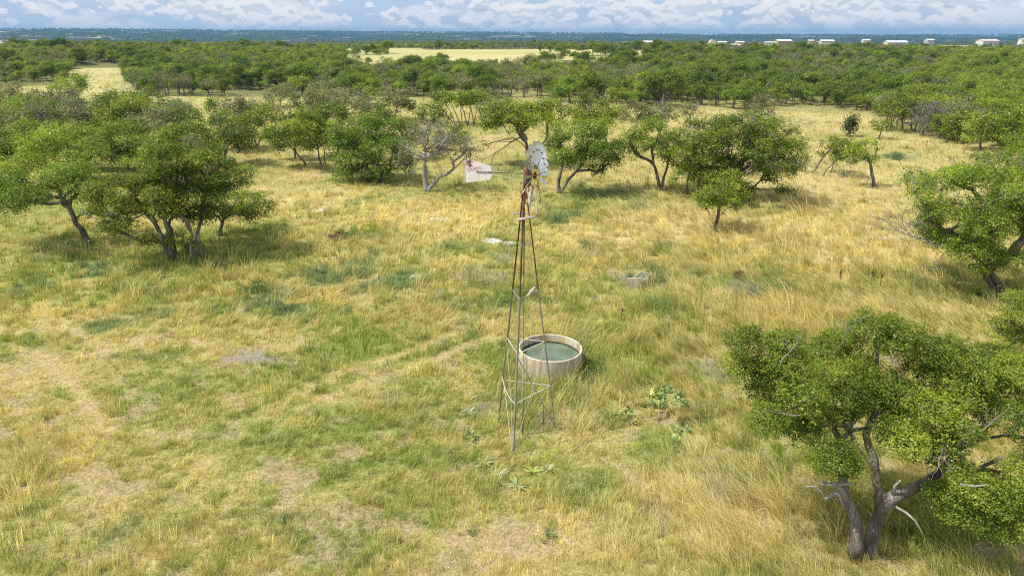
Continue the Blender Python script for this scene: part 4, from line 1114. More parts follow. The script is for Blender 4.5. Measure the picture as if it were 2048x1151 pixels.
    spn, scn, ann = attr('sp', 'INT'), attr('scl', 'FLOAT'), attr('ang', 'FLOAT')
    cx = ng.nodes.new('ShaderNodeCombineXYZ'); ng.links.new(ann, cx.inputs[2])
    for sp, (kind, root) in enumerate(protos):
        cmp_ = ng.nodes.new('FunctionNodeCompare'); cmp_.data_type = 'INT'; cmp_.operation = 'EQUAL'
        ng.links.new(spn, cmp_.inputs[2]); cmp_.inputs[3].default_value = sp
        jj = ng.nodes.new('GeometryNodeJoinGeometry')
        for ch in root.children:
            oi = ng.nodes.new('GeometryNodeObjectInfo'); oi.inputs[0].default_value = ch; oi.transform_space = 'ORIGINAL'
            ng.links.new(oi.outputs['Geometry'], jj.inputs[0])
        ip = ng.nodes.new('GeometryNodeInstanceOnPoints')
        ng.links.new(gi.outputs[0], ip.inputs['Points']); ng.links.new(cmp_.outputs[0], ip.inputs['Selection'])
        ng.links.new(jj.outputs[0], ip.inputs['Instance']); ng.links.new(cx.outputs[0], ip.inputs['Rotation']); ng.links.new(scn, ip.inputs['Scale'])
        ng.links.new(ip.outputs[0], jn.inputs[0])
    md = ob.modifiers.new('woods', 'NODES'); md.node_group = ng
# ------------------------------------------------------------------ the windmill
def text_mesh(s, size, extrude=0.0012):
    cu = bpy.data.curves.new('lettering_curve', 'FONT'); cu.body = s; cu.size = size; cu.extrude = extrude; cu.offset = size * .028
    cu.align_x = 'CENTER'; cu.align_y = 'CENTER'
    o = bpy.data.objects.new('lettering_curve', cu); col.objects.link(o)
    bpy.context.view_layer.update()
    me = bpy.data.meshes.new_from_object(o.evaluated_get(bpy.context.evaluated_depsgraph_get()))
    bpy.data.objects.remove(o); bpy.data.curves.remove(cu)
    return me

def windmill():
    rng = np.random.default_rng(3)
    cx, cy = 0.45, 24.4
    cz = tz(cx, cy)
    root = empty('windmill', (cx, cy, cz))
    tag(root, 'rusty farm windmill with a broken bladed wheel on a tall three-legged steel tower', 'windmill')
    A = [math.radians(a) for a in (254, 17, 136)]          # front, right, left leg
    RB, HA = 1.47, 10.9
    def leg(i, z):
        r = RB * (1 - z / HA)
        return np.array([r * math.cos(A[i]), r * math.sin(A[i]), z])
    for i in range(3):
        f = np.array([math.cos(A[i]), math.sin(A[i]), 0])
        m = MB(); m.angle(leg(i, -0.4), leg(i, 6.35), 0.062, 0.008, f); o = m.build('leg', M_LEG, root)
        m = MB(); m.angle(leg(i, 6.35), leg(i, 10.15), 0.055, 0.008, f); m.build('leg_section', M_RUSTLEG, o)
        o['label'] = 'grey weathered tower leg, rusty brown towards the top'
    levels = [2.12, 4.13, 6.26, 8.24]
    for q, z in enumerate(levels):
        for i, j in ((0, 1), (1, 2), (2, 0)):
            m = MB()
            a, b = leg(i, z), leg(j, z)
            if q == 0 and (i, j) == (2, 0):                 # the bent girt
                c = (a + b) / 2 + np.array([-0.12, -0.1, -0.16])
                m.tube(bez(a + np.array([0, 0, .12]), c, b, 7), 0.017, 6)
            else:
                m.bar(a, b, 0.034 if q < 2 else 0.024, 0.02)
            m.build('girt', M_PALE if q < 2 else M_LEG, root)
    for i, j in ((0, 1), (1, 2), (2, 0)):
        for a, b in ((i, j), (j, i)):
            m = MB()
            thick = (i, j) == (0, 1) and a == 0
            off = np.array([math.cos(A[a]), math.sin(A[a]), 0]) * (0.012 if a == i else -0.004)
            p, q = leg(a, 4.05) + off, leg(b, 0.1) + off
            if thick: m.bar(p, q, 0.04, 0.02)
            else: m.tube([p, (p + q) / 2 + rng.normal(0, .012, 3), q], 0.010, 5)
            m.build('brace', M_LEG if thick else M_PALE, root)
        m = MB(); m.tube([leg(i, 4.2), leg(j, 6.2)], 0.006, 4); m.build('brace', M_LEG, root)
    # thin stay from the middle of the left leg
    m = MB(); m.tube([leg(2, 4.1), leg(2, 2.1) + np.array([.06, -.05, 0]), leg(0, 0.15) + np.array([-.05, 0, 0])], 0.013, 5); m.build('brace', M_PALE, root)
    m = MB(); m.tube([(0.0, 0, -0.2), (0.0, 0, 3.5)], 0.035, 8); m.build('drop_pipe', M_LEG, root, smooth=True)
    m = MB(); m.tube([(0.0, 0, 3.4), (0.0, 0, 7.2)], 0.012, 6); m.build('pump_rod', M_RUST, root)
    m = MB(); m.tube([(0.0, 0, 6.9), (0.0, 0, 9.9)], 0.024, 6); m.build('pump_rod', M_DARKROD, root)
    m = MB(); m.tube([(0.86, 0.35, -0.2), (0.84, 0.36, 1.2)], 0.018, 6); m.build('stake', M_DARKROD, root)
    m = MB(); m.bar((0.12, -0.22, 6.22), (0.42, 0.08, 6.52), 0.10, 0.025); m.build('loose_plank', M_PLANK, root)
    # platform boards
    m = MB(); m.bar((-0.30, -0.42, 9.26), (0.34, -0.06, 9.30), 0.26, 0.03); m.build('platform_board', M_PLANK, root)
    m = MB(); m.bar((-0.42, 0.20, 9.34), (0.16, 0.28, 9.34), 0.16, 0.03); m.build('platform_board', M_PLANK, root)
    # mast and head
    m = MB(); m.tube([(0, 0, 9.75), (0, 0, 10.9)], 0.05, 10); m.build('mast', M_RUST, root, smooth=True)
    yaw = math.radians(67)
    n = np.array([math.sin(yaw), -math.cos(yaw), 0.0]); t = np.array([math.cos(yaw), math.sin(yaw), 0.0]); zz = np.array([0, 0, 1.0])
    HZ = 10.82
    gb = MB()
    gc = np.array([0, 0, HZ]) + n * 0.12
    prof = [(0.02, -.42), (0.10, -.40), (0.135, -.25), (0.15, 0.0), (0.14, .22), (0.11, .36), (0.05, .42), (0.0, .43)]
    gb.lathe(prof, gc, 14)
    for s in (-1, 1): gb.bar(gc + t * .1 * s - zz * .35, gc + t * .12 * s + zz * .25, .05, .05, up=n)
    o = gb.build('gearbox', surf_mat('rusted_casting', [(0.3, (.05, .03, .028)), (0.5, (.14, .085, .075)), (0.7, (.27, .19, .17))], 8, .85, bump=.4), root, smooth=True)
    hc = np.array([0, 0, HZ]) + n * 0.40
    hub = MB()
    hub.tube([hc - n * .22, hc + n * .05], [.055, .055], 10)
    hub.tube([hc - n * .04, hc + n * .01], [.13, .13], 14)
    hub.tube([hc + n * .01, hc + n * .07], [.07, .04], 10)
    hub.build('hub', M_RUST, root, smooth=False)
    # wheel: rim rings, arms and the blades that are left
    wheel = MB()
    def on(r, th, off=0.0): return hc + r * (math.cos(th) * zz + math.sin(th) * t) + n * off
    for r, a0, a1 in ((0.46, -175, 175), (0.90, -128, 118)):
        ths = np.radians(np.arange(a0, a1 + 1, 9))
        pts = [on(r, th, 0.02 * math.sin(3 * th)) for th in ths]
        wheel.tube(pts, 0.012, 5)
    for k in range(6):
        th = math.radians(-150 + 60 * k)
        end = 0.94 if k not in (0, 5) else 0.7
        wheel.tube([on(0.05, th, .04), on(end * .5, th + .02, .05), on(end, th, 0)], 0.013, 5)
    wo = wheel.build('wheel', M_RUST, root)
    wo['label'] = 'blade wheel with its lower half broken away'
    def blade(th, width=1.0, twist=34, bend=0.0, ri=0.40, ro=1.20, mat=M_GALV, skew=0.0):
        e = math.cos(th) * zz + math.sin(th) * t
        tg = -math.sin(th) * zz + math.cos(th) * t
        b = math.radians(twist)
        w = math.cos(b) * tg + math.sin(b) * n; nn = -math.sin(b) * tg + math.cos(b) * n
        m = MB(); G = []
        for i in range(6):
            u = i / 5; r = ri + (ro - ri) * u
            hw = (0.075 + 0.095 * u) * width
            for j in range(5):
                s = (j - 2) / 2
                G.append(hc + e * r + w * s * hw + nn * (0.045 * (1 - s * s) * (0.6 + .4 * u) + bend * u * u) + tg * skew * u * u)
        G = np.array(G); V = np.concatenate([G, G - nn * 0.004])
        q = lambda i, j: i * 5 + j
        F = [[q(i, j), q(i, j + 1), q(i + 1, j + 1), q(i + 1, j)] for i in range(5) for j in range(4)]
        F += [[30 + q(i, j), 30 + q(i + 1, j), 30 + q(i + 1, j + 1), 30 + q(i, j + 1)] for i in range(5) for j in range(4)]
        ed = [q(0, j) for j in range(5)] + [q(i, 4) for i in range(1, 6)] + [q(5, j) for j in (3, 2, 1, 0)] + [q(i, 0) for i in (4, 3, 2, 1)]
        F += [[a, b_, b_ + 30, a + 30] for a, b_ in zip(ed, ed[1:] + ed[:1])]
        m.add(V, F)
        bo = m.build('blade', mat, wo, smooth=True)
        # riveted rusty bracket where the blade meets the outer ring
        r_ = MB(); c0 = hc + e * 0.90
        r_.bar(c0 - w * .03 + nn * .052, c0 + w * .03 + nn * .052, .05, .008, up=nn)
        r_.build('bracket', M_RUST, wo); return bo
    GALV_D = surf_mat('dull_zinc_sheet', [(0.32, (.36, .38, .39)), (0.52, (.50, .52, .52)), (0.64, (.50, .45, .38)), (0.72, (.36, .19, .10))], 3.5, .55, .2)
    for k, th in enumerate(range(-108, 112, 18)):
        if th == -72: continue
        mat = GALV_D if th < -40 else M_GALV
        blade(math.radians(th + 4 + rng.normal(0, 1.5)), 1.0 + .06 * rng.normal(), 32 + rng.normal(0, 4), bend=rng.normal(0, .02), mat=mat)
    blade(math.radians(-136), .6, 55, bend=.12, ro=1.1, mat=M_LEG, skew=.1)
    blade(math.radians(-158), .22, 70, bend=.05, ro=1.22, skew=.12, mat=M_LEG)
    # torn arms hanging from the broken side
    for (s, dz0, x2, z2) in ((0.10, -.42, 0.16, -1.45), (0.24, -.42, 0.28, -1.45), (0.42, -.5, 0.50, -.75), (0.50, -.75, 0.55, -1.2)):
        m = MB(); a = hc + t * s + zz * dz0; b = hc + t * x2 + zz * z2
        m.tube([a, (a + b) / 2 + n * .02, b], 0.014, 5); m.build('bent_arm', M_GALV if s < .4 else M_RUST, wo)
    for q in range(9):
        m = MB()
        a = hc + t * rng.uniform(-.35, .35) + zz * rng.uniform(-.55, -.3); b = a + t * rng.uniform(-.25, .3) + zz * rng.uniform(-.35, .12) + n * rng.uniform(-.1, .1)
        m.tube([a, b], 0.011, 4); m.build('torn_wire', M_PALE, wo)
    for q in range(8):
        m = MB()
        a = np.array([rng.uniform(-.16, .16), rng.uniform(-.1, .1), rng.uniform(10.0, 10.5)]); m.bar(a, a + np.array([rng.uniform(-.15, .15), rng.uniform(-.1, .1), rng.uniform(-.4, .1)]), .05, .01); m.build('bracket', M_RUST, root)
    # tail
    vd = math.radians(72); v = np.array([-math.sin(vd), math.cos(vd), 0])
    tail = empty('tail', (0, 0, HZ)); tail.parent = root
    tail.rotation_euler = (0, 0, math.atan2(v[1], v[0]))
    poly = [(1.21, .0, -.02), (1.30, 0, .235), (2.22, 0, .475), (2.31, 0, .40), (2.31, 0, -.44), (1.32, 0, -.27)]
    m = MB(); m.prism([(x, -.003, z) for x, y, z in poly], None, (0, .006, 0)); vo = m.build('vane', M_VANE, tail)
    vo['label'] = 'whitish tail vane with faded red lettering and a rusted corner'
    for zr in (.15, -.15):
        m = MB(); m.box((1.95, .008, zr * 2.2), (.02, .01, .3)); 
    m = MB(); m.box((1.76, .006, -.20), (.012, .008, .34)); m.build('vane_rib', M_PALE, vo); m = MB(); m.box((2.30, .006, -.02), (.02, .012, .84)); m.build('vane_rib', M_PALE, vo)
    for s, size, loc, rot in (('ERMIN', .20, (1.92, .0045, .09), math.radians(11)), ('R', .06, (1.52, .0045, -.12), 0.0)):
        me = text_mesh(s, size); me.materials.clear(); me.materials.append(M_LETTER)
        lo = bpy.data.objects.new('lettering', me); col.objects.link(lo); lo.parent = vo
        X = np.array([-math.cos(rot), 0, math.sin(rot)]); Z = np.array([math.sin(rot), 0, math.cos(rot)]); Y = np.cross(X, Z) * -1
        M = Matrix(((X[0], Z[0], 0, loc[0]), (X[1], Z[1], 1, loc[1]), (X[2], Z[2], 0, loc[2]), (0, 0, 0, 1)))
        lo.matrix_local = M
    m = MB(); m.bar((0.05, 0, .03), (1.85, .012, .0), .035, .02); m.build('tail_boom', M_DARKROD, tail)
    m = MB(); m.bar((0.30, .02, -.20), (1.25, .014, -.05), .03, .014); m.build('tail_boom', M_PALE, tail)
    m = MB(); m.bar((0.75, .0, .05), (1.4, .016, .045), .02, .012); m.build('tail_boom', M_PALE, tail)
    return root

# ------------------------------------------------------------------ tank, trough, rubble, plants, houses
def water_tank():
    x, y = 1.86, 30.35; z = tz(x, y)
    root = empty('water_tank', (x, y, z)); tag(root, 'round concrete stock tank holding murky green water beside the windmill', 'water tank')
    root.rotation_euler = (rad(0.6), rad(0.9), 0)
    m = MB(); m.lathe([(1.57, -.3), (1.575, .4), (1.57, 1.18), (1.555, 1.205), (1.49, 1.21), (1.475, 1.19), (1.473, .84)], sides=72); w = m.build('wall', M_CONC, root, smooth=False)
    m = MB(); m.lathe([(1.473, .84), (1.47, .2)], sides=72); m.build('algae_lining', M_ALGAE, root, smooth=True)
    m = MB(); m.lathe([(1.469, .75), (1.0, .75), (.5, .75), (.001, .75)], sides=72); m.build('water', M_WATER, root, smooth=True)
    m = MB(); m.tube([(1.50, -.25, 1.0), (1.66, -.22, .9), (1.86, -.2, .1), (1.9, -.2, -.2)], .022, 7); m.build('overflow_pipe', M_DARKROD, root, smooth=True)
    m = MB()
    for a in (-8, -4): m.box((1.585 * math.cos(rad(a)), 1.585 * math.sin(rad(a)), .55), (.02, .05, 1.1), rz=rad(a))
    m.build('steel_strap', M_LEG, root)
    NO_GRASS.append((x, y, 1.62))

def trough():
    c = on_ground(1290, 568)
    p = on_ground(1282, 576); q = on_ground(1308, 560)
    x, y = 8.55, 42.6; z = tz(x, y)
    root = empty('water_trough', (x, y, z), rad(-30)); tag(root, 'small concrete water trough with a pale end slab sunk in the green grass', 'water trough')
    W, L, H = .80, 1.80, .50
    m = MB()
    m.box((-W / 2 + .025, 0, H / 2 - .1), (.05, L, H + .2)); m.box((W / 2 - .025, 0, H / 2 - .1), (.05, L, H + .2)); m.box((0, L / 2 - .025, H / 2 - .1), (W - .105, .05, H + .2)); m.box((0, -L / 2 + .025, H / 2 - .1), (W - .105, .05, H + .2)); m.box((0, 0, -.1), (W - .105, L - .105, .1))
    m.build('basin', M_CONC, root)
    m = MB(); m.box((0, 0, H - .035), (W - .106, L - .106, .02)); m.build('water', M_TROUGHW, root)
    m = MB(); m.box((-.08, -L / 2 - .22, H / 2 + .03), (.92, .10, H + .36), rz=rad(30)); m.build('end_slab', M_CONC, root)
    NO_GRASS.append((x, y, .62)); NO_GRASS.append((x - .5, y - 1.1, .6)); NO_GRASS.append((x - .6, y - 1.9, .6))

ICO_V = None
def rock_mesh(rng, n, place, smin, smax, flat=.6):
    global ICO_V
    g = (1 + 5 ** .5) / 2
    V0 = np.array([(-1, g, 0), (1, g, 0), (-1, -g, 0), (1, -g, 0), (0, -1, g), (0, 1, g), (0, -1, -g), (0, 1, -g), (g, 0, -1), (g, 0, 1), (-g, 0, -1), (-g, 0, 1)], float) / 1.9
    F0 = np.array([(0, 11, 5), (0, 5, 1), (0, 1, 7), (0, 7, 10), (0, 10, 11), (1, 5, 9), (5, 11, 4), (11, 10, 2), (10, 7, 6), (7, 1, 8), (3, 9, 4), (3, 4, 2), (3, 2, 6), (3, 6, 8), (3, 8, 9), (4, 9, 5), (2, 4, 11), (6, 2, 10), (8, 6, 7), (9, 8, 1)])
    V, F = [], []
    for i in range(n):
        x, y = place(i); s = rng.uniform(smin, smax) ** 1
        a = rng.uniform(0, 6.28)
        v = V0 * rng.uniform(.75, 1.25, (12, 1)) * np.array([rng.uniform(.7, 1.4), 1, flat * rng.uniform(.6, 1.3)]) * s
        v = v @ np.array([[math.cos(a), -math.sin(a), 0], [math.sin(a), math.cos(a), 0], [0, 0, 1]]).T
        V.append(v + np.array([x, y, s * flat * .25])); F.append(F0 + 12 * i)
    V = np.concatenate(V)
    V[:, 2] += terrain(V[:, 0], V[:, 1])
    return V, np.concatenate(F)

def rubble(px, py, wpx, dpx, n, smin, smax, label, mat=M_STONE, seed=0, mottle=0.0):
    rng = np.random.default_rng(seed)
    cx, cy, rx, ry = patch(px, py, wpx, dpx)
    def place(i):
        for _ in range(60):
            a = rng.uniform(0, 6.28); r = math.sqrt(rng.random()) if not mottle else abs(rng.normal(0, .55))
            x, y = cx + rx * r * math.cos(a), cy + ry * r * math.sin(a)
            if not mottle or float(fbm(np.array([x]), np.array([y]), .9, 3, 55)[0]) > mottle: break
        return x, y
    V, F = rock_mesh(rng, n, place, smin, smax)
    z0 = tz(cx, cy)
    o = mesh_np('rubble', V - np.array([cx, cy, z0]), F, mat); o.location = (cx, cy, z0)
    tag(o, label, 'rubble', kind='stuff')
    if not mottle: NO_GRASS.append((cx, cy, min(rx, ry) * 0.75))

def prickly_pear(px, py, n, spread, label, seed, size=.15, pal='a'):
    rng = np.random.default_rng(seed)
    B = on_ground(px, py); B[2] = tz(B[0], B[1])
    V, F, C = [], [], []
    ns, nr = 9, 5
    root = empty('prickly_pear', B)
    pads = []
    for i in range(n):
        if i < max(2, n // 3) or not pads:
            a = rng.uniform(0, 6.28); r = spread * math.sqrt(rng.random())
            base = np.array([r * math.cos(a), r * math.sin(a), -.02])
        else:
            pb, pu, ps = pads[rng.integers(max(2, n // 3) + (n // 4 if i > n * .7 else 0))]
            base = pb + pu * ps * 1.7 + rng.normal(0, .04, 3) * np.array([1.5, 1.5, .4])
        up = np.array([rng.normal(0, .6), rng.normal(0, .6), 1.0]); up /= np.linalg.norm(up)
        s = size * rng.uniform(.7, 1.2)
        side = np.cross(up, rng.normal(size=3)); side /= np.linalg.norm(side); nn = np.cross(up, side)
        pads.append((base, up, s))
        c = base + up * s
        ring = []
        for q in range(nr):
            th = math.pi * (q + .5) / nr
            for w in range(ns):
                ph = 2 * math.pi * w / ns
                ring.append(c + up * s * -math.cos(th) + side * s * .80 * math.sin(th) * math.cos(ph) + nn * s * .14 * math.sin(th) * math.sin(ph))
        F = [[q * ns + w, q * ns + (w + 1) % ns, (q + 1) * ns + (w + 1) % ns, (q + 1) * ns + w] for q in range(nr - 1) for w in range(ns)]
        caps = [list(range(ns))[::-1], [(nr - 1) * ns + w for w in range(ns)]]
        colr = np.array([(.19, .31, .10), (.26, .39, .13), (.15, .26, .09), (.31, .41, .13)][rng.integers(4)])
        mesh_np('pad', np.array(ring), [np.array(F), np.array(caps)], M_PAD, root, colors=np.tile(colr, (ns * nr, 1)), smooth=True)
    tag(root, label, 'cactus')
    NO_GRASS.append((B[0], B[1], spread * .8))

M_PAD = leafy_mat('cactus_pads', 0.06, 0.05)

def rosette(px, py, size, label, seed, colr=(.40, .42, .15), n=26, name='rosette_plant', cat='plant', up=.55, group=None):
    rng = np.random.default_rng(seed)
    B = on_ground(px, py); B[2] = tz(B[0], B[1])
    V, C = [], []
    for i in range(n):
        a = rng.uniform(0, 6.28); e = rng.uniform(.15, 1.0) * up * 1.5
        d = np.array([math.cos(a) * math.cos(e), math.sin(a) * math.cos(e), math.sin(e)])
        w = np.array([-math.sin(a), math.cos(a), 0]) * size * .085 * rng.uniform(.8, 1.3)
        L = size * rng.uniform(.6, 1.1)
        p0, p1, p2 = np.zeros(3), d * L * .55, d * L - np.array([0, 0, .18 * L])
        V += [p0 - w * .5, p0 + w * .5, p1 + w, p1 - w, p2]
        c = np.array(colr) * rng.uniform(.75, 1.25) * np.array([rng.uniform(.8, 1.15), 1, 1]); C += [c] * 5
    o_ = np.arange(n)[:, None] * 5
    o = mesh_np(name, np.array(V), [o_ + np.array([[0, 1, 2, 3]]), o_ + np.array([[3, 2, 4]])], M_WEED, colors=np.array(C))
    o.location = B; tag(o, label, cat, group)

def bush(px, py, rx, h, label, seed, pal='oak', L=.07, n=7, name='shrub', cover=1.0):
    rng = np.random.default_rng(seed)
    B = on_ground(px, py); B[2] = tz(B[0], B[1])
    if pal in ('blue', 'weed'): h *= .75; cover *= .6
    cl = auto_clumps((0, 0, h * .5), (rx, rx, h * .5), n, rng, .5, .9, -.8)
    mb = MB()
    for q in range(6):
        d = np.array([rng.normal(0, .4), rng.normal(0, .4), 1]); mb.tube([(0, 0, -.1), d * h * .4, d * h * .75], [.015, .012, .006], 4)
    root = empty(name, B); mb.build('stem', M_BARK, root)
    V, C = make_leaves(cl, leaf_count(cl, L, cover), L, pal, rng)
    mesh_np('foliage', V, np.arange(len(V)).reshape(-1, 4), M_LEAF, root, colors=C)
    tag(root, label, 'shrub')

LEAFPAL['blue'] = [(.08, .15, .065), (.12, .21, .095), (.17, .26, .13), (.23, .31, .14)]
LEAFPAL['weed'] = [(.06, .12, .02), (.10, .19, .03), (.16, .26, .05), (.24, .33, .08)]
LEAFPAL['brown'] = [(.08, .045, .025), (.14, .08, .045), (.20, .12, .07), (.28, .19, .11)]

def stalk(px, py, h, label, seed):
    rng = np.random.default_rng(seed)
    B = on_ground(px, py); B[2] = tz(B[0], B[1])
    m = MB(); top = np.array([rng.normal(0, .06) * h, rng.normal(0, .06) * h, h])
    m.tube([(0, 0, -.1), top * .5 + rng.normal(0, .02, 3), top * .72], [.02, .017, .015], 6)
    m.tube([top * .70, top * .78, top * .95, top], [.018, .05, .045, .01], 7)
    for q in range(4):
        a = rng.uniform(0, 6.28); p = top * rng.uniform(.35, .7); m.tube([p, p + np.array([math.cos(a) * .12, math.sin(a) * .12, .1])], [.012, .02], 5)
    o = m.build('mullein_stalk', M_DARKROD, None, smooth=True); o.location = B
    tag(o, label, 'dead stalk')

def wall_mat(name, c):
    return surf_mat(name, [(0.35, tuple(v * .85 for v in c)), (0.65, c)], .4, .8)
MW = {'white': wall_mat('white_cladding', (.62, .61, .58)), 'cream': wall_mat('cream_cladding', (.66, .58, .44)), 'tan': wall_mat('tan_cladding', (.50, .37, .25)), 'red': wall_mat('barn_red', (.20, .06, .045)), 'grey': wall_mat('grey_cladding', (.42, .43, .44))}
MR = {'white': wall_mat('white_metal_roof', (.68, .69, .70)), 'blue': wall_mat('pale_blue_roof', (.52, .60, .70)), 'pink': wall_mat('pinkish_roof', (.62, .46, .42)), 'grey': wall_mat('grey_roof', (.5, .5, .5)), 'cream': wall_mat('cream_roof', (.66, .58, .47))}
M_GLASSD = surf_mat('dark_window', [(0.4, (.03, .035, .04)), (0.6, (.06, .07, .08))], 1, .2)

HOUSES = []
def house(px, ytop, wpx, d, wall, roof, label, name='barn', cat='barn', rise=.28, depth=None, ybot=None, dome=False):
    k = (d * CP + CAM_H * SP) / FPX
    P = at_y(px, ytop, d)
    z0 = tz(P[0], d); H = max(P[2] - z0, 4.6); W = wpx * k
    HOUSES.append((px, d, wpx))
    D = depth or max(8.0, min(W * .6, 16))
    rng = np.random.default_rng(int(px))
    root = empty(name, (P[0], d, z0), rng.uniform(-.15, .15))
    rh = min(rise * D / 2, H * .4); wh = H - rh
    m = MB()
    if dome:
        prof = [(math.cos(a) * W / 2, math.sin(a) * H) for a in np.linspace(0, math.pi, 13)]
        m.prism([(x, -D / 2 + .06, z) for x, z in prof], None, (0, D - .12, 0)); m.build('wall', MW[wall], root)
        r = MB(); P2 = prof + [(x * 1.015, z * 1.02) for x, z in prof[::-1]]
        for a in range(12):
            (x0, z0_), (x1, z1) = prof[a], prof[a + 1]
            r.prism([(x0, -D / 2, z0_), (x1, -D / 2, z1), (x1 * 1.02, -D / 2, z1 * 1.02), (x0 * 1.02, -D / 2, z0_ * 1.02)], None, (0, D, 0))
        r.build('roof', MR[roof], root)
    else:
        m.box((0, 0, wh / 2 - .5), (W, D, wh + 1))
        for s in (-1, 1): m.prism([(s * W / 2, -D / 2, wh), (s * W / 2, D / 2, wh), (s * W / 2, 0, wh + rh)], None, (-s * .2, 0, 0))
        m.build('wall', MW[wall], root)
        r = MB()
        for s in (-1, 1): r.prism([(-W / 2 - .5, s * (D / 2 + .6), wh - .1), (W / 2 + .5, s * (D / 2 + .6), wh - .1), (W / 2 + .5, 0, wh + rh + .05), (-W / 2 - .5, 0, wh + rh + .05)], None, (0, 0, .22))
        r.build('roof', MR[roof], root)
    for q in range(max(1, int(W / 7))):
        x = -W / 2 + (q + .5) * W / max(1, int(W / 7))
        mm = MB()
        if q % 3 == 1: mm.box((x, -D / 2 - .03, 1.5), (3.0, .1, 3.0)); mm.build('door', M_GLASSD, root)
        else: mm.box((x, -D / 2 - .03, min(2.0, wh * .6)), (1.4, .1, 1.3)); mm.build('window', M_GLASSD, root)
    tag(root, label, cat)

def radio_mast(px, ytop, d, label, w=1.4):
    P = at_y(px, ytop, d); z0 = tz(P[0], d); H = P[2] - z0
    m = MB(); c = [(w / 2 * math.cos(a), w / 2 * math.sin(a)) for a in (0, 2.09, 4.19)]
    for x, y in c: m.bar((x, y, 0), (x, y, H), .28, .28)
    n = int(H / 3)
    for q in range(n):
        for i in range(3):
            a, b = c[i], c[(i + 1) % 3]
            m.bar((*a, q * 3), (*b, q * 3 + 3), .14, .14)
    o = m.build('radio_mast', MW['grey'], None); o.location = (P[0], d, z0)
    tag(o, label, 'radio mast')

def utility_pole(px, ytop, d, label):
    P = at_y(px, ytop, d); z0 = tz(P[0], d); H = max(P[2] - z0, 6)
    root = empty('utility_pole', (P[0], d, z0))
    m = MB(); m.tube([(0, 0, -.5), (0, 0, H)], [.28, .2], 8); m.build('pole', M_PALE, root)
    m = MB(); m.box((0, 0, H - .8), (2.6, .14, .16)); m.box((0, 0, H - 1.9), (2.0, .14, .16)); m.build('crossarm', M_PALE, root)
    tag(root, label, 'utility pole')

